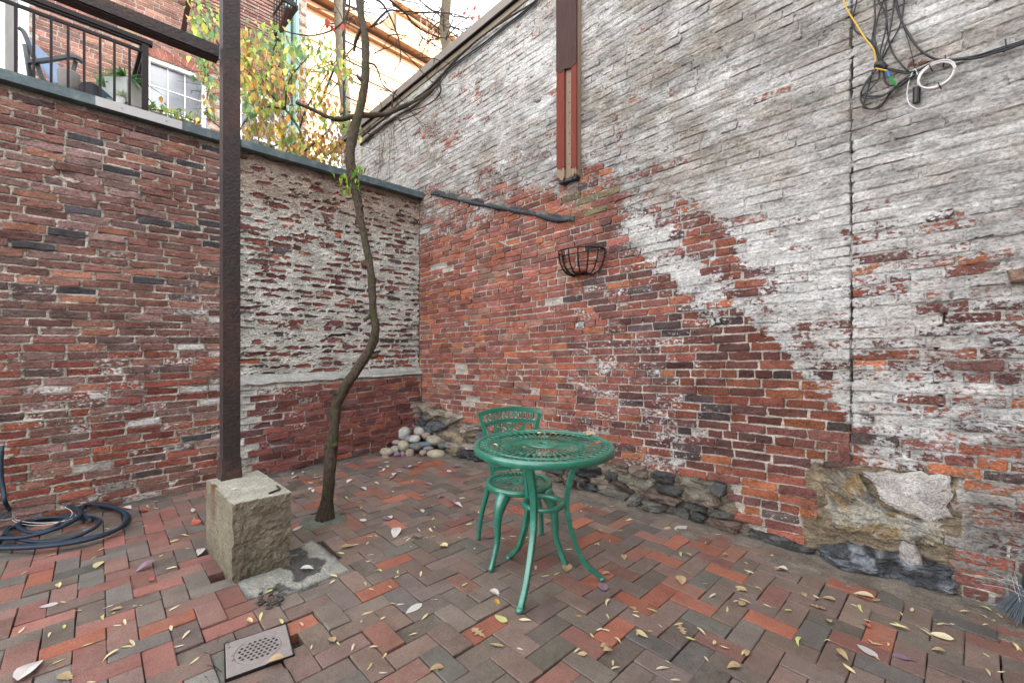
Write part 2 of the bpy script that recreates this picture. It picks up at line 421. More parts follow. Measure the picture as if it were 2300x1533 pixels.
def place_bricks(parent, Vl, Fc, tow, col, pt, mat, limit=300, name='brick', smooth=False):
    """Vl: n x verts x (u,v,w); col n x 3; pt n x verts x 4. The `limit` that show largest become parts of their own."""
    P = tow(Vl[..., 0], Vl[..., 1], Vl[..., 2]); C = P.mean(1)
    px, py, dep = proj(C); vis = (dep > .3) & (px > -60) & (px < 2360) & (py > -60) & (py < 1600)
    mn, mx = P.min(1), P.max(1); size = (np.hypot(mx[:, 0]-mn[:, 0], mx[:, 1]-mn[:, 1])*(mx[:, 2]-mn[:, 2]))/np.maximum(dep, .3)**2
    edgep = (px > 20) & (px < 2280) & (py > 15) & (py < 1518)
    size = np.where(vis, size, 0)*np.where(edgep, 1, .3)
    order = np.argsort(-size); n, nv_ = Vl.shape[:2]
    bc = np.concatenate([np.repeat(col[:, None, :], nv_, 1), np.ones((n, nv_, 1))], -1)
    for i in order[:limit]:
        o = C[i].copy()
        put(name, P[i], Fc, mat, parent, o, smooth, {'bc': bc[i], 'pt': pt[i]})
    rest = order[limit:]
    if len(rest):
        Vr = P[rest].reshape(-1, 3); Fr = (Fc[None]+np.arange(len(rest))[:, None, None]*nv_).reshape(-1, 4)
        put(name, Vr, Fr, mat, parent, None, smooth, {'bc': bc[rest].reshape(-1, 4), 'pt': pt[rest].reshape(-1, 4)}, 'stuff')

def grid_faces(nu, nv_):
    i, j = np.meshgrid(np.arange(nu-1), np.arange(nv_-1)); a = (j*nu+i).ravel()
    return np.stack([a, a+1, a+nu+1, a+nu], 1)
BK = .90
def pick(cols, wts, n, r, var=.16):
    c = (BK if len(cols[0]) == 3 else 1)*np.array(cols)[r.choice(len(cols), n, p=np.array(wts)/sum(wts))]
    return c*np.exp(r.normal(0, var, (n, 1)))*np.exp(r.normal(0, .022, (n, 3)))

def inpoly(px, py, poly):
    poly = np.array(poly, float); r = np.zeros(np.shape(px), bool); j = len(poly)-1
    for i in range(len(poly)):
        xi, yi = poly[i]; xj, yj = poly[j]
        c = ((yi > py) != (yj > py)) & (px < (xj-xi)*(py-yi)/(yj-yi+1e-12)+xi); r ^= c; j = i
    return r

WHITE, GREY = np.array([.62, .62, .605]), np.array([.235, .23, .212])
def paint(P, pts, jit=None, sharp=None):
    px, py, dep = proj(P); px = np.nan_to_num(px, nan=-500); py = np.nan_to_num(py, nan=700)
    q = idw(pts, px, py); a, g = q[..., 0], q[..., 1]
    if sharp is not None: a = a+sharp(px, py)-.22*sstep(420, 530, py)*sstep(.5, .62, a)+.12*((px > 1935) & (py > 600))
    if jit is not None: a = a+jit
    gk = .45+1.1*np.clip(g, 0, .6)
    g = np.clip(g+.04+gk*((fbm(P[..., 0]*3, P[..., 1]*3, P[..., 2]*6, 91, 3)-.5)*1.5+(fbm(P[..., 0]*11, P[..., 1]*11, P[..., 2]*34, 92, 4)-.5)*1.6), 0, 1)[..., None]
    c = WHITE*(1-g)+GREY*g
    br = sstep(.50, .70, fbm(P[..., 0]*1.6+P[..., 1]*4.0, P[..., 1]*1.5, P[..., 2]*5, 57, 5))[..., None]*.38
    c = c*(1-br)+np.array([.36, .30, .235])*br
    dk = sstep(.54, .72, fbm(P[..., 0]*9, P[..., 1]*9, P[..., 2]*22, 58, 4))[..., None]*.6
    c = c*(1-dk)+np.array([.20, .185, .17])*dk
    a = a-.22*sstep(.54, .70, fbm(P[..., 0]*7, P[..., 1]*7, P[..., 2]*16, 59, 4))
    return np.concatenate([c, np.clip(a, -.1, 1.05)[..., None]], -1)

# ================================================================== LARGE STRUCTURE
V = np.array([[-150, -150, -.09], [150, -150, -.09], [150, 150, -.09], [-150, 150, -.09]], float)
o = put('ground', V, [(0, 1, 2, 3)], M_DIRT, attrs={'bc': np.tile([.10, .09, .08, 1], (4, 1))}); tag(o, 'grey earth under and around the courtyard', 'ground', kind='structure')

# ---- the right-hand wall (plane x = XB): whitewashed brick over rubble stone
SH = .040
PB = [(800,300,.95,.05),(900,400,.95,.05),(850,330,.95,.05),(925,300,.9,.1),(960,300,.55,.4),(1000,250,.75,.3),(1050,200,.7,.25),
 (1150,80,.75,.2),(1180,150,.85,.2),(1000,390,.8,.6),(1100,330,.92,.5),(1200,250,.92,.5),(1230,370,.75,.6),(1100,405,.55,.7),(980,425,.5,.6),
 (1350,100,.92,.5),(1340,300,.92,.6),(1500,100,.95,.62),(1500,250,.9,.7),(1600,350,.85,.7),(1450,400,.7,.7),(1330,430,.4,.6),(1700,100,.96,.6),
 (1800,250,.96,.55),(1750,420,.92,.2),(1850,500,.95,.1),(1850,100,.97,.55),(2000,300,.97,.4),(2200,150,.98,.3),(2250,350,.97,.3),(2050,450,.93,.25),
 (2200,560,.88,.45),(1700,550,.88,.12),(1800,650,.85,.08),(1870,750,.8,.1),(1900,880,.75,.25),(1350,470,.2,.5),(1450,520,.5,.2),(1530,540,.6,.15),
 (1600,590,.55,.1),(1650,780,.2,.1),(1500,700,.22,.1),(1400,620,.22,.1),(1300,560,.02,0),(1200,500,0,0),(1100,600,.02,0),(1000,600,.2,0),(960,750,.06,0),
 (1200,800,.03,0),(1400,800,.34,.1),(1500,900,.36,.1),(1600,850,.24,.1),(1700,900,.10,.2),(1800,930,.08,.2),(1650,980,.15,.1),(1500,1020,.42,.1),
 (1380,950,.36,.1),(1750,1100,0,0),(1850,1000,.1,0),(2000,700,.75,.1),(2100,620,.8,.3),(2050,850,.68,.12),(2200,720,.65,.3),(2200,900,.66,.3),
 (2000,1000,.7,.15),(2250,1050,.6,.5),(2250,1200,.62,.9),(2200,1300,.3,.9)]
EDGE = np.array([(1560,520),(1650,690),(1740,770),(1820,870),(1925,965)], float)
def sharpB(px, py):
    yy = np.interp(px, EDGE[:, 0], EDGE[:, 1]); d = py-yy
    k = ((px > 1540) & (px < 1932))*np.exp(-np.abs(d)/np.where(d > 0, 90, 190))
    def ln(x0, y0, x1, y1, w_, ext=30):
        L = math.hypot(x1-x0, y1-y0); t = ((px-x0)*(x1-x0)+(py-y0)*(y1-y0))/L; q = ((px-x0)*(y1-y0)-(py-y0)*(x1-x0))/L
        return sstep(w_*1.2, w_*.2, np.abs(q))*sstep(-ext, ext, t)*sstep(L+ext, L-ext, t)
    e = np.clip(-d/14, -.34, .30)*k
    return e+.30*ln(1430, 495, 1650, 715, 60, 70)-.36*ln(1562, 470, 1700, 700, 40, 60)-.18*ln(1600, 760, 1880, 960, 70)
def topB(y): return 4.690-.053*(y-2.92)
foot = np.array([(700,800),(945,905),(1000,922),(1080,962),(1240,1035),(1400,1040),(1480,1058),(1560,1068),(1640,1095),(1655,1150),(1690,1200),(1850,1245),(2140,1330),(2152,1340),(2160,1345),(2400,1420)], float)
PATCH = [(1842,1045),(1935,1042),(1960,1058),(2142,1062),(2142,1340),(1830,1250)]
uC1 = -B(1912, 500)[1]; uC2 = -B(2110, 800)[1]; uC0 = -(YA+.02)
fb = Field(-6.9, 1.3, 0, 5.0, .0600, .215, .0088, 11, SH, 7, .10, (uC1, uC0), .018)
U, Vv, L = fb.bricks()
Pc = toB(U, Vv, 0*U); px, py, dep = proj(Pc)
skip = (np.nan_to_num(py) > np.interp(np.nan_to_num(px), foot[:, 0], foot[:, 1])-4) & (dep > 0) & (px < 2158)
skip |= inpoly(px, py, PATCH) | (Vv > topB(-U)-.15) | (np.abs(U-uC0) < .0)
holes = [(1036,830),(1214,880),(1236,680),(985,600),(1000,605),(1050,900),(1035,865)]
for hx, hy in holes: skip |= ((px-hx)**2/1.8**2+(py-hy)**2 < 9**2)
U, Vv, L = U[~skip], Vv[~skip], L[~skip]; n = len(U)
r = np.random.default_rng(21)
px, py, dep = proj(toB(U, Vv, 0*U)); px = np.nan_to_num(px, nan=2500); py = np.nan_to_num(py, nan=800)
colA = pick([(.315,.115,.082),(.27,.105,.085),(.37,.135,.078),(.20,.095,.08),(.30,.16,.12)], [5,4.5,1.8,1.5,1.4], n, r)
colB_ = pick([(.20,.084,.070),(.135,.068,.062),(.36,.135,.07),(.28,.10,.068),(.10,.07,.070)], [4.2,2.8,.9,3.4,.5], n, r)
mixk = (px > 1330+r.normal(0, 60, n)); col = np.where(mixk[:, None], colB_, colA)
mossy = np.exp(-((px-1330)/90)**2-((py-450)/45)**2) > r.uniform(.4, 1.8, n); col[mossy] = (.16, .13, .075)
soot = np.exp(-((px-1700)/210)**2-((py-850)/170)**2); col = col*(1-.45*soot)[:, None]
hiw = sstep(560, 400, py)*(px < 2400); Wp = r.normal(0, .0042, n)*(1-.62*hiw)-.001
Vl, Fc = brick_geo(U, Vv, L*r.uniform(.97, 1.01, n), .0512*r.uniform(.95, 1.03, n), Wp, .05, .0062, 31, SH, tilt=.0030, edge=.0034)
P = toB(Vl[..., 0], Vl[..., 1], Vl[..., 2])
pt = paint(P, PB, r.normal(0, .10, n)[:, None], sharpB)
wallB = thing('brick_wall', (XB, 2.0, 0), 'tall whitewashed brick wall on stone footings, paint flaking in a diagonal', 'wall')
place_bricks(wallB, Vl, Fc, toB, col, pt, M_MAS)

nu, nv_ = 560, 660
gu = np.linspace(-6.9, 1.3, nu); gv = np.linspace(-.05, 1, nv_)
uu, tt = np.meshgrid(gu, gv); vv = np.where(tt < 0, tt, tt*(topB(-uu)-.02))
di, dv = fb.inside(uu, vv); Pm = toB(uu, vv, 0*uu)
mpx, mpy, md = proj(Pm); mpx = np.nan_to_num(mpx, nan=2500); mpy = np.nan_to_num(mpy, nan=800)
pm = paint(Pm, PB, .12, sharpB)
amt, = (pm[..., 3],)
nz = fbm(uu*14, vv*30, 0, 41, 4)-.5; nz2 = fbm(uu*60, vv*80, 0, 43, 3)-.5
de = di+nz*.010
wj = -.0075+nz2*.004+np.where((dv > .001) & (amt > .55), .0055, 0)
cover = sstep(.62, .9, amt)*(.15+.85*sstep(930, 960, mpx)*sstep(540, 380, mpy-.12*np.maximum(mpx-1900, 0)))*sstep(-.05, .10, fbm(uu*5, vv*16, 0, 47, 5)-.47+.14*sstep(.2, .8, fbm(uu*1.1, vv*1.6, 0, 45, 3))-.05-dv*5)
wm = np.where(de > .002, -.014, wj)
cover = cover*sstep(-.001, .004, dv+nz*.012)
wm = np.where(cover > .05, np.maximum(wm, -.004+.0060*cover+nz2*.006), wm)
below = mpy > np.interp(mpx, foot[:, 0], foot[:, 1])-6
below &= mpx < 2160
wm = np.where(below | inpoly(mpx, mpy, PATCH), -.016+nz*.075+nz2*.025, wm)
ck = np.exp(-((uu-uC1-(fbm(vv*6, 0, 0, 5, 3)-.5)*.02)/.006)**2)*(mpy < 1045); wm = wm-.05*ck
ck2 = np.exp(-((uu-uC2-(fbm(vv*9, 3, 0, 6, 3)-.5)*.05)/.006)**2)*((mpy > 690) & (mpy < 965)); wm = wm-.06*ck2
mc = np.ones((nv_, nu, 4)); base = np.array([.40, .36, .31])
mc[..., :3] = base*(.85+.5*fbm(uu*8, vv*8, 0, 51, 3))[..., None]
low = below[..., None]; mc[..., :3] = np.where(low, np.array([.20, .17, .13])*(.4+1.2*fbm(uu*6, vv*6, 0, 52, 3))[..., None], mc[..., :3])
mc[..., :3] *= (1-.85*np.maximum(ck, ck2))[..., None]
mos = np.exp(-((mpx-1320)/80)**2-((mpy-470)/35)**2)[..., None]; mc[..., :3] = mc[..., :3]*(1-mos)+np.array([.12, .12, .05])*mos
ip = inpoly(mpx, mpy, [(1812,1040),(1960,1036),(2158,1050),(2160,1350),(1790,1262)]); mc[ip, :3] = np.array([.20, .16, .11])*(.6+.8*fbm(uu[ip]*9, vv[ip]*9, 0, 53, 3))[:, None]
pm[..., 3] = np.where(below | ip, np.minimum(pm[..., 3], .15), pm[..., 3])*(1-np.maximum(ck, ck2))
put('mortar', toB(uu, vv, wm).reshape(-1, 3), grid_faces(nu, nv_), M_MAS, wallB, smooth=True, attrs={'bc': mc.reshape(-1, 4), 'pt': pm.reshape(-1, 4)})
b = MB(); b.box((XB+.23, -2.8+4.75, 2.25), (.34, 9.6, 4.6)); b.build('core', M_SHADE, wallB)
# metal capping and the strips under it
def beamB(name, y0, y1, z0, z1, w0, w1, mat, nseg=24):
    ys = np.linspace(y0, y1, nseg); V = []; Fc = []
    for i, y in enumerate(ys):
        dz = -.053*(y-2.92)
        V += [(XB-w1, y, z0+dz), (XB-w1, y, z1+dz), (XB-w0, y, z1+dz), (XB-w0, y, z0+dz)]
        if i:
            a = (i-1)*4; c = i*4
            for k in range(4): l = (k+1) % 4; Fc.append((a+k, a+l, c+l, c+k))
    Fc += [(3, 2, 1, 0), (len(V)-4, len(V)-3, len(V)-2, len(V)-1)]
    return put(name, V, Fc, mat, wallB)
beamB('capping', -3, 6.95, 4.690, 4.80, -.42, .035, M_FLASH)
beamB('drip_edge', -3, 6.95, 4.676, 4.689, -.02, .048, M_RAIL)
beamB('fascia_strip', -3, 6.95, 4.618, 4.674, -.02, .014, flat_mat('weathered fascia', (.24, .20, .15), .8, .2, .4, 12, .4))
def poly_stone(parent, pts, tow, w0, th, col, seed, mat=M_STONE, name='stone', rough=.35, rings=(1, .93, .75, .5, .22), col2=None, col3=None, sub=3):
    pts = np.array(pts, float); c = pts.mean(0); r = np.random.default_rng(seed)
    n = len(pts); t = np.linspace(0, n, max(16, n*sub), endpoint=False)
    q = np.array([pts[int(k) % n]*(1-k % 1)+pts[(int(k)+1) % n]*(k % 1) for k in t])
    d = q-c; sz = np.abs(d).max(); q = q+d*(r.normal(0, .05, (len(q), 1)))
    V = []; m = len(q)
    for rg in (1.0,)+tuple(rings):
        V.append(np.concatenate([c+(q-c)*rg, np.zeros((m, 1))], 1))
    V = np.array(V); k = np.interp(np.linspace(0, 1, len(V)), np.linspace(0, 1, 6), [-.05, .35, .72, .92, 1.0, 1.02]) if len(V) < 8 else np.interp(np.arange(len(V)), [0, 1, 3, 6, 20], [-.05, .3, .75, 1, 1.02])
    ax, ay = r.normal(0, .25, 2)
    for i in range(len(V)):
        nn = fbm(V[i][:, 0]*14+seed, V[i][:, 1]*22, 0, seed, 4)-.5
        fac = 1+ax*(V[i][:, 0]-c[0])/sz+ay*(V[i][:, 1]-c[1])/sz
        V[i][:, 2] = w0+th*k[i]*fac+(nn*th*rough*2.0 if i else 0)
    V[0][:, 2] = w0-.05
    Vf = np.concatenate([V.reshape(-1, 3), [[c[0], c[1], V[-1][:, 2].mean()]]]); Fc = []
    for i in range(len(V)-1):
        for j in range(m): z = (j+1) % m; Fc.append((i*m+j, i*m+z, (i+1)*m+z, (i+1)*m+j))
    L_ = (len(V)-1)*m
    for j in range(m): Fc.append((L_+j, L_+(j+1) % m, len(Vf)-1))
    Pw = tow(Vf[:, 0], Vf[:, 1], Vf[:, 2]); bc = np.tile(np.append(col, 1), (len(Pw), 1))
    if col2 is not None:
        f_ = sstep(.42, .56, fbm(Vf[:, 0]*13, Vf[:, 1]*16, 0, seed+5, 4))[:, None]; bc[:, :3] = bc[:, :3]*(1-f_)+np.array(col2)*f_
        f_ = sstep(.5, .62, fbm(Vf[:, 0]*20, Vf[:, 1]*24, 0, seed+8, 4))[:, None]*.8; bc[:, :3] = bc[:, :3]*(1-f_)+np.array(col3)*f_
    return put(name, Pw, Fc, mat, parent, Pw.mean(0), False, {'bc': bc, 'pt': np.zeros((len(Pw), 4))})
# slanting bitumen flashing left by a lost roof
pth = smoothpath([B(x, y, .012) for x, y in [(968,434),(1000,441),(1060,455),(1130,468),(1200,482),(1250,493),(1282,494)]], 8)
Vt, Ft = tube(pth, np.interp(np.arange(len(pth)), [0, 6, len(pth)-8, len(pth)-1], [.008, .014, .019, .008]), 10, nz=1.6, seed=3)
put('roof_flashing', Vt, Ft, M_SLATE, wallB, smooth=True)
for k_ in range(11):
    x_ = 985+k_*29; y_ = np.interp(x_, [968, 1060, 1200, 1282], [432, 453, 480, 493]); h_ = r.uniform(5, 12)
    qq = [(-p[1], p[2]) for p in (B(x_-17, y_+1), B(x_+17, y_+6), B(x_+15, y_-h_*.4), B(x_+3, y_-h_), B(x_-14, y_-h_*.7))]
    q3 = poly_stone(wallB, qq, toB, -.004, r.uniform(.012, .03), np.array([(.05,.055,.06),(.08,.085,.08),(.13,.13,.11)][k_ % 3]), 700+k_, name='cement_fillet', rough=.6)
# little iron pin
b = MB(); b.tube([B(1120,541,.0), B(1141,551,.10)], .006, 6); b.build('iron_pin', M_GALV, wallB)

# rubble footing stones, laid one by one
def uvB(px, py): p = B(px, py); return (-p[1], p[2])
r = np.random.default_rng(5)
slate = [(.075,.075,.072),(.05,.052,.052),(.12,.118,.105),(.17,.145,.115),(.11,.08,.065),(.20,.19,.155)]
tan = [(.26,.22,.17),(.20,.16,.11),(.30,.27,.23),(.14,.10,.07),(.05,.05,.055),(.10,.11,.12)]
v = 0.0; k = 0
while v < .62:
    h_ = r.uniform(.045, .10); u = -4.70+r.uniform(0, .1)
    while u < -.62:
        Ls = r.uniform(.10, .34)*(1 if h_ > .07 else 1.3)
        cu, cv = u+Ls/2, v+h_/2; P0 = toB(np.array(cu), np.array(cv), np.array(0.)); x, y, _ = proj(P0)
        if y > np.interp(x, foot[:, 0], foot[:, 1])+4 and not (x < 1230 and r.random() < .45) and not inpoly(np.array(x), np.array(y), PATCH) and x < 1840:
            far = x < 1230; tl = r.normal(0, .25 if far else .12); n_ = r.integers(6, 9)
            a = np.sort(r.uniform(0, 2*np.pi, n_)+0)+0; a = np.linspace(0, 2*np.pi, n_, endpoint=False)+r.normal(0, .25, n_)
            e = np.stack([np.sign(np.cos(a))*np.abs(np.cos(a))**.6*Ls*.47, np.sign(np.sin(a))*np.abs(np.sin(a))**.6*h_*.47], 1)
            cs, sn = math.cos(tl), math.sin(tl); e = e @ np.array([[cs, sn], [-sn, cs]])*(1.5 if far else 1.0)
            cc = np.array((tan if far else slate)[r.integers(0, 6)])*r.uniform(.7, 1.3)
            poly_stone(wallB, e+np.array([cu, cv]), toB, -.03, r.uniform(.03, .10)*(1.3 if far else 1), cc, 100+k, rough=.5); k += 1
        u += Ls*r.uniform(.92, 1.05)
    v += h_*.93
def big(pts, w0, th, col, seed, name='stone', mat=M_STONE, rough=.3, c2=None, c3=None): return poly_stone(wallB, [uvB(*p) for p in pts], toB, w0, th, np.array(col), seed, mat, name, rough, rings=(1, .97, .93, .87, .8, .72, .62, .52, .42, .3, .2, .1) if c2 else (1, .93, .75, .5, .22), col2=c2, col3=c3, sub=9 if c2 else 3)
big([(1855,1062),(1925,1058),(1945,1100),(1985,1140),(2060,1168),(2128,1172),(2128,1205),(2100,1232),(1990,1212),(1900,1195),(1850,1180)][::-1], -.035, .045, (.20,.145,.075), 501, rough=.5, c2=(.34,.32,.26), c3=(.13,.13,.13))
big([(1935,1056),(2138,1066),(2136,1160),(2085,1172),(2010,1140),(1975,1120),(1960,1085)][::-1], -.01, .026, (.44,.41,.375), 502, 'cement_patch', M_CONC, .25, (.34,.32,.30), (.50,.49,.47))
big([(1838,1228),(1900,1218),(2040,1248),(2140,1275),(2150,1335),(2060,1320),(1935,1285),(1835,1250)][::-1], -.03, .085, (.075,.085,.095), 503, rough=.55, c2=(.04,.042,.045), c3=(.20,.22,.24))
big([(1685,1185),(1760,1205),(1830,1235),(1820,1252),(1740,1235),(1682,1212)][::-1], -.02, .05, (.05,.05,.048), 504, rough=.5, c2=(.035,.035,.033), c3=(.10,.10,.10))
big([(2020,1212),(2060,1222),(2075,1262),(2048,1270),(2018,1250)][::-1], .0, .05, (.36,.33,.31), 505, 'plaster_lump', M_CONC, .5)
big([(2262,608),(2300,600),(2312,636),(2268,636)][::-1], .0, .05, (.20,.13,.10), 506, 'brick_stub')
big([(1850,1035),(1935,1032),(1932,1048),(1846,1050)][::-1], -.02, .02, (.10,.06,.05), 507, 'brick_stub')

# ---- the left-hand wall, long stretch (x < 1.15)
PA = [(100,300,0,.3),(300,500,0,.3),(450,680,.38,.2),(470,800,.42,.1),(250,640,.05,.2),(200,870,.28,0),(330,940,.30,0),(150,1050,.25,.4),(400,1000,.22,.1),
      (250,1110,.38,.9),(100,1130,.30,.8),(50,800,.02,.3),(20,500,.02,.3),(380,560,.03,.3),(400,300,0,.3),(430,1080,.2,.4)]
XS = 1.15
def build_leftwall():
    fa = Field(-1.9, XS, 0, 3.10, .0612, .222, .0118, 61, 0, 0, .10, (), .008)
    U, Vv, L = fa.bricks(); n = len(U); r = np.random.default_rng(62)
    col = pick([(.205,.090,.070),(.165,.078,.066),(.25,.110,.080),(.070,.066,.076),(.125,.076,.072),(.33,.14,.085),(.24,.135,.12)], [5,4,2.8,1.3,2,.5,3.0], n, r, .13)
    lum = col.mean(1, keepdims=True); col = (col*.80+lum*.20)*1.06
    px, py, dep = proj(toA(U, Vv, 0*U)); px = np.nan_to_num(px, nan=-300); py = np.nan_to_num(py, nan=700)
    lowm = (py > 780) & (r.random(n) < .38); col[lowm] = pick([(.26,.085,.062),(.30,.10,.065),(.20,.07,.058)], [3, 1.5, 3], int(lowm.sum()), r)
    Wp = r.normal(0, .0035, n)
    Vl, Fc = brick_geo(U, Vv, L*r.uniform(.95, 1.0, n), .0480*r.uniform(.92, 1.05, n), Wp, .05, .006, 63, 0, tilt=.004, edge=.0042)
    jt = r.normal(-.02, .15, n)+.45*((r.random(n) < .05) & (py > 700)); P = toA(Vl[..., 0], Vl[..., 1], Vl[..., 2]); pt = paint(P, PA, jt[:, None])
    root = thing('brick_wall', (0, YA, 0), 'long purple red brick wall with pale mortar left of the rusty post', 'wall')
    place_bricks(root, Vl, Fc, toA, col, pt, M_MAS)
    nu, nv_ = 300, 320; uu, vv = np.meshgrid(np.linspace(-1.9, XS, nu), np.linspace(-.05, 3.09, nv_))
    di, dv = fa.inside(uu, vv); nz = fbm(uu*16, vv*30, 0, 64, 4)-.5; nz2 = fbm(uu*70, vv*70, 0, 65, 3)-.5
    de = di+nz*.013; wm = np.where(de > .001, -.016, -.0025+nz2*.006+nz*.006)
    sm = fbm(uu*3, vv*6, 0, 66, 4); wm = np.where((sm > .80), np.maximum(wm, .001+nz2*.008), wm)
    mc = np.ones((nv_, nu, 4)); mc[..., :3] = np.array([.37, .35, .30])*(.8+.5*fbm(uu*6, vv*9, 0, 67, 3))[..., None]
    pm = paint(toA(uu, vv, 0*uu), PA, .0)
    put('mortar', toA(uu, vv, wm).reshape(-1, 3), grid_faces(nu, nv_), M_MAS, root, smooth=True, attrs={'bc': mc.reshape(-1, 4), 'pt': pm.reshape(-1, 4)})
    b = MB(); b.box((-.375, YA+.19, 1.5), (3.04, .30, 3.16)); b.build('core', M_SHADE, root)
    b = MB(); b.box((-.385, YA+.135, 3.128), (3.06, .42, .072)); b.build('coping', M_COPPER, root)
    x0, x1 = A(213, 235)[0], A(405, 270)[0]
    b = MB(); b.box(((x0+x1)/2, YA-.079, 3.126), (x1-x0, .004, .070))
    for q in (.28, .8): b.tube([(x0+q*(x1-x0), YA-.079, 3.13), (x0+q*(x1-x0), YA-.088, 3.13)], .006, 8)
    b.build('patched_coping', M_GALV, root)
    return root
wallA = build_leftwall()

# ---- the middle stretch: recessed panel smeared with mortar above a proud brick base
def build_midwall():
    root = thing('brick_wall', (2.2, YA, 0), 'recessed brick wall smeared with grey mortar behind the crooked tree', 'wall')
    X1 = XB-.004
    yP, yBs = YA+.045, YA-.03
    zL = .93
    r = np.random.default_rng(72)
    def tP(u, v, w_): return toA(u, v, w_, yP)
    def tS(u, v, w_): return toA(u, v, w_, yBs)
    # panel
    fp = Field(XS+.004, X1, zL, 3.09, .0640, .215, .012, 71, 0, 0, .14, (), .010); U, Vv, L = fp.bricks(); n = len(U)
    col = pick([(.215,.085,.072),(.165,.075,.07),(.26,.10,.075),(.085,.075,.08),(.33,.12,.065)], [5,4,2,1.6,.7], n, r)
    Vl, Fc = brick_geo(U, Vv, L*r.uniform(.93, 1, n), .052*r.uniform(.9, 1.05, n), r.normal(-.001, .005, n), .05, .005, 73, 0, edge=.004)
    P = tP(Vl[..., 0], Vl[..., 1], Vl[..., 2]); PM = [(600,500,.10,.4),(800,600,.08,.4),(900,800,.15,.2),(560,800,.12,.2),(900,450,.05,.6)]
    place_bricks(root, Vl, Fc, tP, col, paint(P, PM, r.normal(0, .1, n)[:, None]), M_MAS, 200)
    nu, nv_ = 400, 430; uu, vv = np.meshgrid(np.linspace(XS+.004, X1, nu), np.linspace(zL-.1, 3.09, nv_))
    di, dv = fp.inside(uu, vv); nz = fbm(uu*9, vv*26, 0, 74, 5, .6)-.5; nz2 = fbm(uu*60, vv*70, 0, 75, 3)-.5
    mpx, mpy, _ = proj(tP(uu, vv, 0*uu)); clean = sstep(850, 900, mpx+(mpy-760)*.9+nz*120)*(mpy > 560)*.10
    top = sstep(2.45, 2.85, vv+nz*.5)
    cov = nz*1.15-np.clip(di, -.01, .03)*9.0+.175-clean+.08*top
    lip = sstep(0, .05, cov)*(1-sstep(.05, .22, cov)*.5)
    wm = np.where(cov > 0, .002+lip*.011+nz2*.009, np.where(di < .0, -.006+nz2*.006, -.016))
    wm = wm+top*.006
    mc = np.ones((nv_, nu, 4)); g = np.array([.43, .44, .40]); br = np.array([.29, .245, .20])
    tk = (sstep(2.5, 2.8, vv+nz*.4))[..., None]
    mc[..., :3] = (g*(1-tk)+br*tk)*(.72+.55*fbm(uu*5, vv*10, 0, 76, 4))[..., None]
    put('mortar', tP(uu, vv, wm).reshape(-1, 3), grid_faces(nu, nv_), M_MAS, root, smooth=True, attrs={'bc': mc.reshape(-1, 4), 'pt': np.zeros((nu*nv_, 4))})
    # base
    fs = Field(XS+.004, X1+.0, 0, zL-.03, .0640, .208, .009, 81, .012, 0, .14, (), .010); U, Vv, L = fs.bricks(); n = len(U)
    px, py, _ = proj(tS(U, Vv, 0*U))
    col = pick([(.195,.072,.060),(.155,.062,.058),(.24,.088,.066),(.12,.068,.066),(.29,.11,.07)], [5,4,2,1.3,.5], n, r)
    Vl, Fc = brick_geo(U, Vv, L*r.uniform(.96, 1, n), .0545*r.uniform(.93, 1.03, n), r.normal(0, .005, n), .05, .004, 83, .012, edge=.003)
    P = tS(Vl[..., 0], Vl[..., 1], Vl[..., 2]); PS = [(560,900,.34,.1),(650,880,.36,.1),(760,900,.08,.3),(850,900,.10,.5),(600,1000,.12,.3),(850,1000,.02,.3),(920,880,.08,.3)]
    place_bricks(root, Vl, Fc, tS, col, paint(P, PS, r.normal(0, .12, n)[:, None]), M_MAS, 100)
    nu, nv_ = 260, 130; uu, vv = np.meshgrid(np.linspace(XS+.004, X1, nu), np.linspace(-.05, zL, nv_))
    di, dv = fs.inside(uu, vv); nz = fbm(uu*16, vv*30, 0, 84, 4)-.5; nz2 = fbm(uu*70, vv*70, 0, 85, 3)-.5
    mpx, mpy, _ = proj(tS(uu, vv, 0*uu)); lt = sstep(760, 640, mpx+(mpy-880)*.9)
    wm = np.where(di+nz*.012+.004*lt > .002, -.016, -.007+.006*lt+nz2*.006)
    mc = np.ones((nv_, nu, 4)); mc[..., :3] = (np.array([.27, .235, .20])*(1-lt[..., None])+np.array([.38, .38, .35])*lt[..., None])*(.8+.5*fbm(uu*8, vv*8, 0, 86, 3))[..., None]
    put('mortar', tS(uu, vv, wm).reshape(-1, 3), grid_faces(nu, nv_), M_MAS, root, smooth=True, attrs={'bc': mc.reshape(-1, 4), 'pt': np.zeros((nu*nv_, 4))})
    # sloping cement ledge
    nu, nv_ = 200, 16; uu, tt = np.meshgrid(np.linspace(XS+.004, X1, nu), np.linspace(0, 1, nv_))
    nn = fbm(uu*9, tt*3, 0, 88, 4)-.5
    yy = yBs-.012+tt*(yP-yBs+.02)+nn*.012*(tt < .4); zz = zL-.035+np.minimum(tt*4, 1)*.035+np.maximum(tt-.25, 0)*.075+nn*.022
    put('cement_ledge', np.stack([uu, yy, zz], -1).reshape(-1, 3), grid_faces(nu, nv_), M_CONC, root, smooth=True, attrs={'bc': np.tile([.34, .35, .325, 1], (nu*nv_, 1))})
    b = MB(); b.box(((XS+X1)/2, YA+.21, 1.5), (X1-XS-.01, .27, 3.16)); b.build('core', M_SHADE, root)
    b = MB(); b.box(((XS+X1)/2+.004, YA+.138, 3.128), (X1-XS-.012, .416, .072)); b.build('coping', M_COPPER, root)
    return root
build_midwall()

# ---- unseen tall block added behind the right-hand wall to shade the yard
b = MB(); b.box((5.8, -3.9, 6.6), (4.4, 13.3, 13.2)); hb = b.build('shade_block', M_SHADE); tag(hb, 'unseen tall brick block added behind the whitewashed wall to shade the yard', 'house')

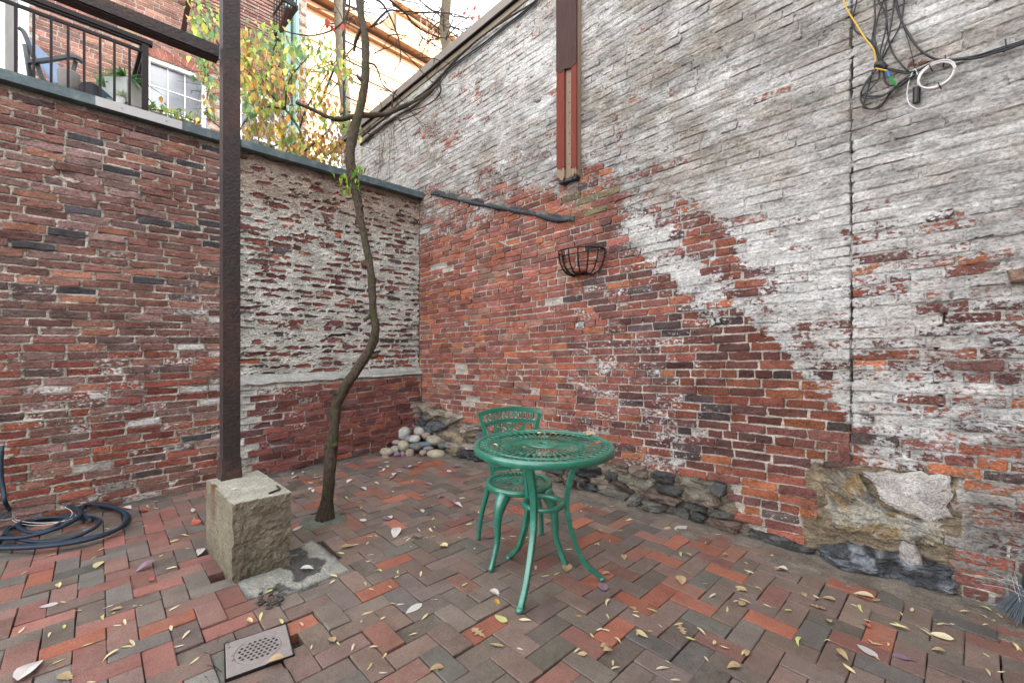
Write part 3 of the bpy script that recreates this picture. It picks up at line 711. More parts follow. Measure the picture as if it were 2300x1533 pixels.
b = MB(); b.box((-.6, -6.8, 3.3), (7.6, 7.6, 6.6)); hb = b.build('rear_block', M_SHADE); tag(hb, 'unseen brick block added behind the viewer to cut low sky light', 'house')  # unseen block added behind the camera so sky light falls more from above
# ------------------------------------------------------------------ paving
def build_paving():
    S = .1035; th = math.radians(-2.5)
    c, s_ = math.cos(th), math.sin(th); R2 = np.array([[c, -s_], [s_, c]])
    root = put('paving', [(-3, -2.5, -.05), (XB+.2, -2.5, -.05), (XB+.2, YA+.2, -.05), (-3, YA+.2, -.05)], [(0, 1, 2, 3)], M_DIRT,
               origin=(1, 2, -.05), attrs={'bc': np.tile([.045, .04, .036, 1], (4, 1))})
    tag(root, 'herringbone brick paving of red, brown and grey pavers', 'paving', kind='structure')
    cells = []
    for kk in range(-80, 80):
        for m in range(-30, 30):
            ox, oy = kk+4*m, kk
            cells.append((ox+1, oy+.5, 0)); cells.append((ox+.5, oy+2, 1))
    cells = np.array(cells, float); C = cells[:, :2]*S @ R2.T+np.array([1.23, 1.41]); ori = cells[:, 2]
    ok = (C[:, 0] > -1.9) & (C[:, 0] < XB+.03) & (C[:, 1] > -1.6) & (C[:, 1] < YA+.02)
    C, ori = C[ok], ori[ok]
    blk = ((C[:, 0] > .66) & (C[:, 0] < 1.13) & (C[:, 1] > 2.42) & (C[:, 1] < 2.90)) | ((C[:, 0] > .68) & (C[:, 0] < .90) & (C[:, 1] > 2.6) & (C[:, 1] < 3.26))
    dr = G(581, 1457)[:2]; rel = (C-dr) @ rotz(-math.radians(-12))[:2, :2].T
    drm = (np.abs(rel[:, 0]) < .075) & (np.abs(rel[:, 1]) < .075)
    tr = G(730, 1160)[:2]; trm = np.hypot(*(C-tr).T) < .085
    keep = ~(blk | drm | trm); C, ori = C[keep], ori[keep]; n = len(C)
    r = np.random.default_rng(91)
    px, py, dep = proj(np.concatenate([C, np.zeros((n, 1))], 1)); px = np.nan_to_num(px, nan=0)
    col = pick([(.180,.125,.100),(.160,.125,.104),(.128,.105,.086),(.30,.108,.068),(.215,.105,.080),(.115,.106,.093)], [6, 5, 3, 1.5, 2.4, 1.4], n, r, .13)
    lf = (px < 560) & (r.random(n) < .75); col[lf] = pick([(.25,.108,.088),(.150,.135,.122),(.215,.118,.097),(.16,.126,.110),(.145,.138,.118)], [4, 2, 3, 2, 1.2], int(lf.sum()), r, .13)
    sink = (vn(C[:, 0]*1.3, C[:, 1]*1.3, 0, 93)-.5)*.012
    front = np.exp(-((np.nan_to_num(px)-700)/350)**2)*(py > 1380)
    Z = r.normal(0, .0022, n)*(1+1.3*front)+sink*.6; nd = (np.abs(rel[keep][:, 0]) < .17) & (np.abs(rel[keep][:, 1]) < .17); Z = np.where(nd, -.010, Z)
    hl, hw = .1014, .0501; e = .0028
    tx = np.array([-1, -2, 2, 1.]); 
    gx = np.where(np.abs(tx) == 2, np.sign(tx)*(hl-e), tx*hl); gy = np.where(np.abs(tx) == 2, np.sign(tx)*(hw-e), tx*hw)
    X, Y = np.meshgrid(gx, gy); bord = np.zeros((4, 4), bool); bord[0] = bord[-1] = True; bord[:, 0] = bord[:, -1] = True
    X = X[None]+r.normal(0, .0013, (n, 4, 4))*bord; Y = Y[None]+r.normal(0, .0013, (n, 4, 4))*bord
    cr = np.zeros((4, 4), bool); cr[0, 0] = cr[0, -1] = cr[-1, 0] = cr[-1, -1] = True
    chip = (r.random((n, 4, 4)) < .12)*cr; X = X*np.where(cr, .985, 1)*(1-.06*chip); Y = Y*np.where(cr, .97, 1)*(1-.12*chip)
    a = th+ori*math.pi/2+r.normal(0, .006, n); ca, sa = np.cos(a)[:, None, None], np.sin(a)[:, None, None]
    Zt = Z[:, None, None]-.0026*bord-.002*cr+r.normal(0, .010, (n, 1, 1))*X+r.normal(0, .014, (n, 1, 1))*Y
    top = np.stack([C[:, 0, None, None]+ca*X-sa*Y, C[:, 1, None, None]+sa*X+ca*Y, Zt], -1).reshape(n, 16, 3)
    pi = np.array([0, 1, 2, 3, 7, 11, 15, 14, 13, 12, 8, 4]); bot = top[:, pi].copy(); bot[..., 2] = -.052
    Vl = np.concatenate([top, bot], 1)
    Fc = [(j*4+i, j*4+i+1, (j+1)*4+i+1, (j+1)*4+i) for j in range(3) for i in range(3)]
    for q in range(12): z = (q+1) % 12; Fc.append((pi[q], 16+q, 16+z, pi[z]))
    place_bricks(root, Vl, np.array(Fc), lambda u, v, w_: np.stack([u, v, w_], -1), col, np.zeros((n, 28, 4)), M_PAVE, 300, 'paver', False)
    return root
paving = build_paving()

def strip(name, label, u0, u1, w0, w1, fn, col, seed, nu=260, nv_=26, hi=.02, lo=-.03):
    """loose earth: a low uneven bank that dips under the pavers, so its rim is ragged"""
    uu, tt = np.meshgrid(np.linspace(u0, u1, nu), np.linspace(0, 1, nv_))
    nn = fbm(uu*6, tt*3, 0, seed, 4)-.5; n2 = fbm(uu*40, tt*20, 0, seed+3, 3)-.5
    z = hi*(1-tt*1.5)+nn*.035+n2*.010; z = np.where(tt > .97, lo, z)
    P = fn(uu, w0+tt*(w1-w0), z)
    c = np.ones((nv_*nu, 4)); c[:, :3] = np.array(col)*(.7+.7*fbm(uu*8, tt*5, 0, seed+9, 3)).reshape(-1, 1)
    o = put(name, P.reshape(-1, 3), grid_faces(nu, nv_), M_DIRT, smooth=True, attrs={'bc': c}); tag(o, label, 'earth', kind='stuff')
strip('dirt', 'grey grit heaped along the foot of the whitewashed wall', -4.6, .9, .0, .34, lambda u, w_, z: np.stack([XB+.02-w_, -u, z], -1), (.17, .148, .122), 201, hi=.016)
strip('dirt', 'dark damp earth along the foot of the left brick wall', -1.9, 3.1, .0, .14, lambda u, w_, z: np.stack([u, YA+.02-w_, z], -1), (.10, .095, .085), 202, hi=.010)
# rotten cement patch beside the footing
def patch():
    x0, x1, y0, y1 = .645, 1.165, 2.36, 2.95
    nu, nv_ = 80, 90; xx, yy = np.meshgrid(np.linspace(x0, x1, nu), np.linspace(y0, y1, nv_))
    n1 = fbm(xx*7, yy*7, 0, 301, 5)-.5-.10*np.exp(-((xx-.9-.6*(yy-2.6))/.07)**2)-.07*np.exp(-((xx-.75)**2+(yy-2.42)**2)/.012); n2 = fbm(xx*40, yy*40, 0, 302, 3)-.5
    z = -.004+n1*.030+n2*.010; slab = sstep(-.17, -.12, n1); z = .003+n2*.007-.004*(1-slab)+n1*.006
    ed = np.minimum(np.minimum(xx-x0, x1-xx), np.minimum(yy-y0, y1-yy)); z = np.where(ed < .012+n1*.05, z-.012, z); slab = slab*sstep(0, .05, ed+n1*.08)
    c = np.ones((nv_*nu, 4)); c[:, :3] = (np.array([.08, .08, .075])*(1-slab[..., None])+np.array([.28, .285, .25])*slab[..., None]).reshape(-1, 3)
    o = put('cement_patch', np.stack([xx, yy, z], -1).reshape(-1, 3), grid_faces(nu, nv_), M_CONC, smooth=True, attrs={'bc': c})
    tag(o, 'broken grey cement patch in the paving beside the concrete footing', 'cement patch', kind='structure')
patch()

# ================================================================== BACKGROUND
terr = MB(); terr.box((1.2, 7.0, 3.03), (8.4, 4.0, .06)); o = terr.build('terrace', M_CONC); 
o.data.attributes.new('bc', 'FLOAT_COLOR', 'POINT').data.foreach_set('color', np.tile([.2, .19, .18, 1], len(o.data.vertices)).astype(np.float32))
tag(o, 'raised terrace floor behind the left brick wall', 'terrace', kind='structure')

def window(parent, x0, x1, z0, z1, y, cols, rows, fw=.06):
    f = MB(); d = .05
    for (a, b_, c_, e_) in ((x0, x1, z1-fw, z1), (x0, x1, z0, z0+fw), (x0, x0+fw, z0+fw, z1-fw), (x1-fw, x1, z0+fw, z1-fw)):
        f.box(((a+b_)/2, y+.055, (c_+e_)/2), (b_-a, .07, e_-c_))
    zm = (z0+z1)/2; f.box(((x0+x1)/2, y+.06, zm), (x1-x0-2*fw, .05, .05))
    fr = f.build('window', M_TRIM, parent)
    m = MB(); m.box(((x0+x1)/2, y+.085, (z0+z1)/2), (x1-x0-2*fw, .008, z1-z0-2*fw)); m.build('pane', M_GLASS, fr)
    m = MB()
    for i in range(1, cols): m.box((x0+fw+(x1-x0-2*fw)*i/cols, y+.076, (z0+z1)/2), (.014, .012, z1-z0-2*fw-.004))
    for k in (0, 1):
        a0, a1 = (z0+fw, zm-.025) if k == 0 else (zm+.025, z1-fw)
        for j in range(1, rows): m.box(((x0+x1)/2, y+.0765, a0+(a1-a0)*j/rows), (x1-x0-2*fw-.004, .010, .014))
    m.build('muntin', M_TRIM, fr)
    m = MB(); m.box(((x0+x1)/2, y-.02, z0-.03), (x1-x0+.12, .16, .06)); m.build('sill', M_TRIM, fr)

def rear_block():
    y0 = 8.4; X0, X1 = -.38, 3.2
    root = thing('brick_house', (1.2, y0, 0), 'red brick rear house with white windows behind the leafy shrub', 'house')
    wins = [(.88, 1.64, 4.05, 5.56, 3, 2), (2.08, 2.72, 4.05, 5.60, 2, 2), (.88, 1.64, 7.0, 8.5, 3, 2)]
    f = Field(X0, X1, 3.0, 8.8, .068, .215, .010, 401, 0, 6, .08, (), .003); U, Vv, L = f.bricks()
    def tH(u, v, w_): return toA(u, v, w_, y0)
    skip = np.zeros(len(U), bool)
    for a, b_, c_, d_, *_ in wins: skip |= (U+L/2 > a-.01) & (U-L/2 < b_+.01) & (Vv > c_-.05) & (Vv < d_+.17) 
    U, Vv, L = U[~skip], Vv[~skip], L[~skip]; n = len(U); r = np.random.default_rng(402)
    col = pick([(.30,.155,.125),(.25,.13,.108),(.34,.18,.13),(.19,.12,.105),(.32,.22,.16)], [5, 4, 2, 1.5, .6], n, r, .12)
    Vl, Fc = brick_geo(U, Vv, L, .056*np.ones(n), r.normal(0, .0015, n), .04, .002, 403, 0, 4, 4, .0015, .001)
    place_bricks(root, Vl, Fc, tH, col, np.zeros((n, Vl.shape[1], 4)), M_FAR, 300)
    lv, lf_, lc, nb = [], [], [], 0
    for a, b_, c_, d_, *_ in wins:                     # brick flat arches over the windows
        m_ = 11
        for i in range(m_):
            xa = a-.02+(b_-a+.04)*(i+.04)/m_; xb = a-.02+(b_-a+.04)*(i+.96)/m_; sp = .16
            f0 = ((xa+xb)/2-(a+b_)/2)*.28
            v = np.array([[xa, y0-.004, d_+.012], [xb, y0-.004, d_+.012], [xb+f0, y0-.004, d_+.16], [xa+f0, y0-.004, d_+.16]])
            Vb = np.concatenate([v, v+np.array([0, .05, 0])]); Fb = [(0, 1, 2, 3), (0, 4, 5, 1), (1, 5, 6, 2), (2, 6, 7, 3), (3, 7, 4, 0)]
            cc = np.tile([.26, .10, .075, 1], (8, 1)); cc[:, :3] *= r.uniform(.8, 1.2)
            put('arch_brick', Vb, Fb, M_FAR, root, Vb.mean(0), False, {'bc': cc, 'pt': np.zeros((8, 4))})
    # mortar face with the window openings left out
    xs = sorted({X0, X1, *[w_[0] for w_ in wins], *[w_[1] for w_ in wins]}); zs = sorted({2.0, 12.0, *[w_[2] for w_ in wins], *[w_[3] for w_ in wins]})
    b = MB()
    for i in range(len(xs)-1):
        for j in range(len(zs)-1):
            cx, cz = (xs[i]+xs[i+1])/2, (zs[j]+zs[j+1])/2
            if any(w_[0] < cx < w_[1] and w_[2] < cz < w_[3] for w_ in wins): continue
            b.add([(xs[i], y0+.006, zs[j]), (xs[i+1], y0+.006, zs[j]), (xs[i+1], y0+.006, zs[j+1]), (xs[i], y0+.006, zs[j+1])], [(0, 1, 2, 3)], (.34, .30, .25, 1))
    o = b.build('wall', M_FAR, root)
    o.data.attributes.new('pt', 'FLOAT_COLOR', 'POINT').data.foreach_set('color', np.zeros(4*len(o.data.vertices), np.float32))
    b = MB(); b.box(((X0+X1)/2-.002, y0+2.6, 6.0), (X1-X0-.004, 4.9, 12.0)); b.build('core', M_SHADE, root)
    for wd in wins: window(root, *wd[:4], y0, *wd[4:])
    b = MB(); b.box((X0+.06, y0-.035, 6), (.09, .06, 6)); b.build('corner_trim', M_TRIM, root)
    b = MB(); b.tube([(2.98, y0-.07, 3.0), (2.98, y0-.07, 9)], .055, 10); b.box((2.84, y0-.05, 6), (.10, .05, 6.0)); b.build('downspout', M_SPOUT, root)
    # fire escape
    fe = thing('fire_escape', (2.2, y0, 6.5), 'black iron fire escape platform on the red brick house', 'fire escape')
    zp = 6.62
    b = MB()
    for i in range(14): b.box((1.85, y0-.06-i*.08, zp), (1.5, .007, .012))
    for x in (1.15, 1.85, 2.58): b.box((x, y0-.6, zp-.03), (.03, 1.12, .03))
    b.build('grating', M_IRON, fe)
    b = MB(); b.box((1.85, y0-1.16, zp-.01), (1.5, .04, .06)); b.box((2.62, y0-.58, zp), (.04, 1.1, .06)); b.build('edge_beam', M_IRON, fe)
    for x in (1.3, 2.5):
        b = MB(); b.bar((x, y0-1.1, zp-.05), (x, y0-.03, zp-.75), .06, .05); b.build('bracket', M_WDARK, fe)
    b = MB()
    for z in (.45, .95): b.box((1.85, y0-1.16, zp+z), (1.5, .025, .025)); b.box((2.62, y0-.58, zp+z), (.025, 1.14, .025))
    for i in range(12): b.box((1.12+i*.13, y0-1.16, zp+.5), (.014, .014, .95))
    for i in range(9): b.box((2.62, y0-.06-i*.13, zp+.5), (.014, .014, .95))
    b.build('railing', M_IRON, fe)
    b = MB()
    for x in (3.5, 3.85): b.box((x, y0-.9, 6.6), (.035, .035, 6.0))
    for i in range(16): b.box((3.675, y0-.9, 4+i*.33), (.32, .02, .02))
    b.build('ladder', M_IRON, fe)
rear_block()

def siding_house():
    root = thing('white_house', (-.6, 7.2, 3), 'white clapboard house end at the far left behind the railing', 'house')
    b = MB(); b.box((-1.3, 7.25, 6), (1.8, 2.25, 6)); b.build('wall', M_SIDING, root)
    for i in range(26):
        z = 3.08+i*.115
        V = np.array([(-.396, 6.12, z), (-.396, 8.36, z), (-.372, 8.36, z), (-.372, 6.12, z), (-.396, 6.12, z+.125), (-.396, 8.36, z+.125), (-.386, 8.36, z+.118), (-.386, 6.12, z+.118)])
        put('clapboard', V, [(0, 1, 2, 3), (4, 7, 6, 5), (3, 2, 6, 7), (0, 3, 7, 4), (1, 5, 6, 2)], M_SIDING, root, V.mean(0))
    b = MB(); b.box((-.38, 6.11, 6), (.06, .1, 6)); b.build('corner_trim', M_TRIM, root)
siding_house()

def sunny_house(name, x0, x1, y0, ztop, label, col, wins, seed):
    root = thing(name, ((x0+x1)/2, y0, 0), label, 'house')
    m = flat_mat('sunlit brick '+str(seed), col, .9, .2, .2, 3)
    xs = sorted({x0, x1, *[q for w_ in wins for q in w_[:2]]}); zs = sorted({0., ztop, *[q for w_ in wins for q in w_[2:]]})
    b = MB()
    for i in range(len(xs)-1):
        for j in range(len(zs)-1):
            cx, cz = (xs[i]+xs[i+1])/2, (zs[j]+zs[j+1])/2
            if any(w_[0] < cx < w_[1] and w_[2] < cz < w_[3] for w_ in wins): continue
            b.add([(xs[i], y0, zs[j]), (xs[i+1], y0, zs[j]), (xs[i+1], y0, zs[j+1]), (xs[i], y0, zs[j+1])], [(0, 1, 2, 3)])
    b.box(((x0+x1)/2, y0+3.2, ztop/2), (x1-x0-.01, 6, ztop-.02)); b.build('wall', m, root)
    mb_ = flat_mat('brick course '+str(seed), tuple(np.array(col)*.55), .9, .2, .2, 6)
    b = MB()
    z = 3.0
    while z < ztop-.3: b.box(((x0+x1)/2, y0-.012, z), (x1-x0, .022, .05)); z += 1.15
    b.build('belt_course', mb_, root)
    for w_ in wins: window(root, *w_, y0, 2, 1, .08)
    b = MB(); b.box(((x0+x1)/2, y0-.16, ztop+.06), (x1-x0+.4, .36, .14)); b.box(((x0+x1)/2, y0-.06, ztop-.16), (x1-x0+.1, .14, .10)); b.build('cornice', mb_, root)
    b = MB()
    for k, z in enumerate(np.arange(5.2, ztop, 2.6)):
        b.box(((x0+x1)/2, y0-.9, z), (x1-x0-1.0, .05, .06)); b.box(((x0+x1)/2, y0-.9, z+.9), (x1-x0-1.0, .03, .03))
        for i in range(int((x1-x0-1)/.28)): b.box((x0+.5+i*.28, y0-.9, z+.45), (.022, .022, .9))
        for i in range(5): b.bar((x0+.6+i*(x1-x0-1.2)/4, y0-.9, z), (x0+.6+i*(x1-x0-1.2)/4, y0-.02, z-.6), .04, .04)
    b.build('iron_balcony', M_IRON, root)
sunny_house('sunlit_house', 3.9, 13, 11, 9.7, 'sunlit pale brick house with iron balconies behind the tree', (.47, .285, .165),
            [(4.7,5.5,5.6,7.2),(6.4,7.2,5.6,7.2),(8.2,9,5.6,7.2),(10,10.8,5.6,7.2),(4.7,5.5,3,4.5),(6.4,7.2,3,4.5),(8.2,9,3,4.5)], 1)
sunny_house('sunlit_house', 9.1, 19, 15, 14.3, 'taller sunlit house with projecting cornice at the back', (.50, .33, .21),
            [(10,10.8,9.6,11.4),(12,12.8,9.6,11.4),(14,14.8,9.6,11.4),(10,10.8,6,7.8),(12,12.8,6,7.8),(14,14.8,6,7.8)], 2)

# ------------------------------------------------------------------ railing on the left wall
def railing():
    y = YA+.09; root = thing('railing', (0, y, 3.16), 'dark metal railing standing on the left wall coping', 'railing')
    px_ = [35, 76, 115, 153, 189, 225, 257, 291]
    xs = [A(p, 100, y)[0] for p in px_]; st = xs[1]-xs[0]; xs = [xs[0]-st*k for k in range(6, 0, -1)]+xs
    xp = A(326, 100, y)[0]; zt = 3.80
    for x in xs:
        b = MB(); b.box((x, y, 3.165+.27), (.016, .016, .545)); b.build('baluster', M_RAIL, root)
    b = MB(); b.box(((xs[0]+xp)/2, y, zt-.085), (xp-xs[0], .022, .022)); b.build('lower_rail', M_RAIL, root)
    b = MB(); b.box(((xs[0]+xp)/2+.012, y, zt), (xp-xs[0]+.07, .055, .035)); b.box(((xs[0]+xp)/2, y, zt-.026), (xp-xs[0], .035, .016)); b.build('handrail', M_RAIL, root)
    b = MB(); b.box((xp, y, 3.165+.305), (.042, .042, .61)); b.build('post', M_RAIL, root)
    b = MB(); b.box((xp, y+.9, zt-.001), (.05, 1.74, .034)); b.box((xp, y+.9, zt-.085), (.022, 1.74, .022)); b.build('return_rail', M_RAIL, root)
    for i in range(14):
        b = MB(); b.box((xp, y+.14+i*.12, 3.44), (.015, .015, .53)); b.build('baluster', M_RAIL, root)
railing()

# ------------------------------------------------------------------ terrace things
def patio_chair():
    root = thing('patio_chair', (-.05, 5.35, 3.07), 'reclining patio chair with blue grey sling behind the railing', 'chair')
    y0 = 5.35; M = np.eye(4); 
    def q(px, py, y): return A(px, py, y)
    for k, y in enumerate((5.15, 5.65)):
        b = MB(); b.tube(smoothpath([q(42, 62, y), q(55, 75, y), q(72, 120, y), q(82, 140, y), q(95, 175, y), q(115, 190, y), q(140, 190, y)], 5), .016, 8); b.build('side_frame', M_FRAME, root, True)
        b = MB(); b.tube([q(56, 100, y), q(62, 135, y), q(72, 200, y)], .016, 8); b.build('leg', M_FRAME, root, True)
        b = MB(); b.tube(smoothpath([q(60, 140, y-.02), q(100, 136, y-.02), (q(150, 128, y-.02)), q(172, 130, y-.02), q(186, 138, y-.02)], 5), .024, 8, prof=[(.5, 1), (.5, -1), (-.5, -1), (-.5, 1)]); b.build('armrest', M_FRAME, root)
        b = MB(); b.tube([q(170, 138, y), q(160, 175, y), q(168, 215, y)], .016, 8); b.build('leg', M_FRAME, root, True)
    ya, yb = 5.17, 5.63; pts = smoothpath([q(52, 72, ya), q(72, 118, ya), q(98, 160, ya), q(118, 186, ya), q(165, 186, ya)], 6)
    V = np.concatenate([pts, pts+np.array([.20, yb-ya-.05, 0])]); m = len(pts)
    put('sling', V, [(i, i+1, m+i+1, m+i) for i in range(m-1)], M_SLING, root, smooth=True)
    bag = MB(); c = q(155, 180, 5.08); bag.lathe([(.0, -.12), (.055, -.12), (.064, -.05), (.070, .055), (.064, .065), (.060, .045), (0, .035)], c, 20)
    o = bag.build('canvas_bag', M_BAG, None, True); tag(o, 'pale canvas bag hanging by the reclining chair on the terrace', 'bag')
    out_ = smoothpath([q(x, y, 4.98) for x, y in [(172, 240), (174, 205), (180, 188), (192, 183), (212, 187), (230, 202), (246, 222), (255, 245)]], 4); m_ = len(out_)  # black mesh chair back, built as a rounded panel
    b = MB(); bk_ = out_+np.array([.02, .07, .0]); b.add(np.concatenate([out_, bk_]), [tuple(range(m_))[::-1], tuple(range(m_, 2*m_))]+[(i, i+1, m_+i+1, m_+i) for i in range(m_-1)])
    o = b.build('mesh_chair_back', M_MESHB, None, True); tag(o, 'low rounded black mesh chair back on the coping under the railing', 'basket')
    V = [q(225, 195, 4.9), q(262, 228, 4.9), q(262, 255, 4.9), q(222, 245, 4.9)]; V = np.array(V+[p+np.array([0, .03, 0]) for p in V])
    o = put('teal_board', V, [(0, 1, 2, 3), (7, 6, 5, 4), (0, 4, 5, 1), (1, 5, 6, 2), (2, 6, 7, 3), (3, 7, 4, 0)], M_TEAL); tag(o, 'slanting dark teal board beside the white plant pot', 'board')
patio_chair()

def leafV(L, W, curl=.2, fold=.25, m=5, lobes=None):
    """one leaf along +x, base at 0: two rows each side of the midrib"""
    t = np.linspace(0, 1, m); wd = W/2*np.sin(np.pi*np.clip(t, 0, 1)**.8)**.85
    if lobes is not None: wd = W/2*np.interp(t, np.linspace(0, 1, len(lobes)), lobes)
    zc = -curl*L*(t-.3)**2*2
    V = []
    for i in range(m):
        V += [(t[i]*L, -wd[i], zc[i]+fold*wd[i]), (t[i]*L, 0, zc[i]), (t[i]*L, wd[i], zc[i]+fold*wd[i])]
    Fc = []
    for i in range(m-1):
        a = i*3; Fc += [(a, a+1, a+4, a+3), (a+1, a+2, a+5, a+4)]
    return np.array(V), Fc

def plants():
    q = A; r = np.random.default_rng(31)
    c = q(281, 205, 4.98)
    root = thing('potted_plant', c-np.array([0, 0, .16]), 'square pale pot with arching green leaves by the railing post', 'potted plant')
    b = MB(); s0, s1 = .105, .085
    prof = [(s1, -.13), (s0, .07), (s0*.9, .07), (s0*.85, .04), (0, .04)]
    b.lathe([(x*1.25, z) for x, z in prof], c, 4); b.build('pot', M_POT, root)
    b = MB(); b.box(c+np.array([0, 0, -.19]), (.24, .2, .11)); b.build('stand', M_STAND, root)
    b = MB()
    for i in range(46):
        a = r.uniform(0, 6.28); L = r.uniform(.10, .22); V, Fc = leafV(L, .022, r.uniform(.5, 1.4), .3, 5)
        t = r.uniform(.3, 1.1); V = V @ np.array([[math.cos(t), 0, math.sin(t)], [0, 1, 0], [-math.sin(t), 0, math.cos(t)]]) @ rotz(a).T
        b.add(V+c+np.array([0, 0, .06]), Fc, (*np.array([.07, .19, .06])*r.uniform(.6, 1.6), 1))
    b.build('foliage', M_LEAF, root, kind='stuff')
    c = q(270, 225, 4.86); root = thing('potted_plant', c, 'small white cup with spiky white green rosette on the coping', 'potted plant')
    b = MB(); b.lathe([(.02, -.06), (.035, .02), (.03, .02), (0, .0)], c, 16); b.build('pot', M_POT, root, True)
    b = MB()
    for k in range(60):
        a, t = r.uniform(0, 6.28), r.uniform(-.3, 1.4); V, Fc = leafV(r.uniform(.05, .085), .010, .2, .2, 4)
        V = V @ np.array([[math.cos(t), 0, math.sin(t)], [0, 1, 0], [-math.sin(t), 0, math.cos(t)]]) @ rotz(a).T
        b.add(V+c+np.array([0, 0, .04]), Fc, (.55, .60, .48, 1))
    b.build('foliage', M_LEAF, root, kind='stuff')
    c = q(243, 200, 5.05); root = thing('potted_plant', c, 'bushy pale green plant left of the square pot', 'potted plant')
    b = MB(); b.lathe([(.05, -.14), (.07, -.02), (.06, -.02), (0, -.03)], c, 16); b.build('pot', M_POT, root, True)
    b = MB()
    for k in range(110):
        a, t = r.uniform(0, 6.28), r.uniform(-.4, 1.4); V, Fc = leafV(r.uniform(.04, .09), .02, .3, .2, 4)
        V = V @ np.array([[math.cos(t), 0, math.sin(t)], [0, 1, 0], [-math.sin(t), 0, math.cos(t)]]) @ rotz(a).T
        b.add(V+c+r.normal(0, .035, 3), Fc, (*np.array([.16, .30, .14])*r.uniform(.6, 1.6), 1))
    b.build('foliage', M_LEAF, root, kind='stuff')
plants()

# ------------------------------------------------------------------ leafy shrub behind the left wall
LC = 1.55*np.array([(.20,.30,.06),(.12,.22,.08),(.36,.36,.08),(.10,.19,.10),(.42,.24,.06),(.30,.17,.07),(.24,.14,.075),(.46,.36,.12)])
def hang_leaf(r, L):
    V, Fc = leafV(L, L*r.uniform(.45, .6), r.uniform(-.1, .4), r.uniform(.1, .6), 4)
    pitch = r.uniform(.7, 1.5); c, s_ = math.cos(pitch), math.sin(pitch)
    V = V @ np.array([[c, 0, -s_], [0, 1, 0], [s_, 0, c]]); V = V @ rotz(r.uniform(0, 6.28)).T; return V, Fc
def shrub():
    r = np.random.default_rng(77); base = A(690, 352, 5.3)
    root = thing('shrub', (base[0], base[1], 3.06), 'tall shrub turning yellow and brown behind the wall coping', 'shrub')
    stems = [[(690,385),(684,330),(672,290),(640,245),(590,195),(545,150),(520,140)], [(672,290),(690,240),(720,190),(745,150),(760,130)], [(640,245),(600,240),(560,260),(535,300)],
             [(590,195),(588,150),(560,110),(545,80)], [(684,330),(640,320),(600,330),(560,300)], [(684,340),(730,300),(760,260),(790,250)], [(545,150),(500,110),(460,50),(440,10)],
             [(520,140),(480,130),(450,120)], [(640,245),(650,180),(690,130),(710,110)], [(690,370),(740,345),(780,300)], [(460,150),(470,180),(465,220)], [(535,300),(500,290),(460,255)]]
    ends = []; tw = MB()
    for k, s_ in enumerate(stems):
        P = smoothpath([A(x, y, 5.25+.1*math.sin(k*2.1+i)) for i, (x, y) in enumerate(s_)], 5)
        b = MB(); b.tube(P, np.linspace(.020 if k == 0 else .010, .004, len(P)), 6); b.build('branch', M_BARK2 if k == 0 else M_TWIG, root, True); ends.append(P)
        for q_ in range(10):
            p0 = P[r.integers(2, len(P))]; d_ = np.array([r.normal(0, .6), r.normal(0, .6), r.normal(.1, .5)]); pp = [p0+d_*f_*.35+r.normal(0, .02, 3)*f_ for f_ in (0, .33, .66, 1)]; tw.tube(smoothpath(pp, 3), np.linspace(.003, .0012, 10), 5)
    tw.build('twig', M_TWIG, root, kind='stuff')
    # clusters: picture position, spread, count, colour weights (green, yellow, brown)
    cl = [(445,12,30,45,40,'g'),(470,60,28,40,30,'g'),(440,85,30,30,28,'g'),(455,140,25,35,30,'g'),(475,190,20,35,22,'m'),(470,235,18,30,16,'m'),
          (600,90,50,35,75,'g'),(560,130,35,40,80,'y'),(620,150,55,35,80,'m'),(670,110,45,30,60,'g'),(730,120,40,30,45,'g'),(770,150,30,25,30,'m'),
          (560,190,35,40,80,'y'),(610,200,45,35,70,'m'),(650,180,45,35,50,'y'),(700,190,40,35,35,'y'),(570,240,35,35,70,'g'),(620,240,40,30,50,'m'),(680,245,40,30,45,'b'),
          (735,240,35,20,40,'b'),(570,290,35,30,70,'b'),(620,290,40,25,60,'b'),(660,320,45,25,80,'m'),(720,300,45,30,70,'b'),(750,270,40,20,55,'m'),(700,350,45,20,70,'b'),(740,330,40,25,70,'b'),
          (780,165,16,14,14,'g'),(545,85,15,30,20,'y'),(640,355,30,10,25,'m'),(765,345,30,25,50,'b'),(790,280,18,14,22,'g')]
    Ls = []
    wt = {'g': [4,4,2,3,.6,.3,.2,.5], 'y': [1.5,.6,3,.5,4,1.5,1,2], 'm': [3,2,3,1.5,1.5,1,1,1], 'b': [.8,.5,1.5,.4,2,3,4,1]}
    for (x, y, sx, sy, n_, kd) in cl:
        p = np.array(wt[kd]); p = p/p.sum()
        for i in range(int(n_*1.35)):
            P = A(x+r.normal(0, sx*.55), y+r.normal(0, sy*.6), 5.25+r.normal(0, .22))
            V, Fc = hang_leaf(r, r.uniform(.045, .100)); c = LC[r.choice(8, p=p)]*r.uniform(.65, 1.4)
            Ls.append((V+P, Fc, np.append(c, 1), len(V)))
    size = np.array([np.ptp(l[0], axis=0).max() for l in Ls]); od = np.argsort(-size)
    for i in od[:300]:
        V, Fc, c, m = Ls[i]; put('leaf', V, Fc, M_LEAF, root, V.mean(0), False, {'bc': np.tile(c, (m, 1))})
    b = MB()
    for i in od[300:]: b.add(Ls[i][0], Ls[i][1], Ls[i][2])
    b.build('foliage', M_LEAF, root, kind='stuff')
    # leaves over the coping under the first window
    root2 = thing('creeper', A(390, 270, YA+.15), 'low green creeper trailing over the coping under the window', 'creeper')
    b = MB(); P = smoothpath([A(335, 245, YA+.2), A(370, 250, YA+.2), A(410, 262, YA+.22), A(450, 275, YA+.2)], 5); b.tube(P, .005, 6); b.build('stem', M_TWIG, root2)
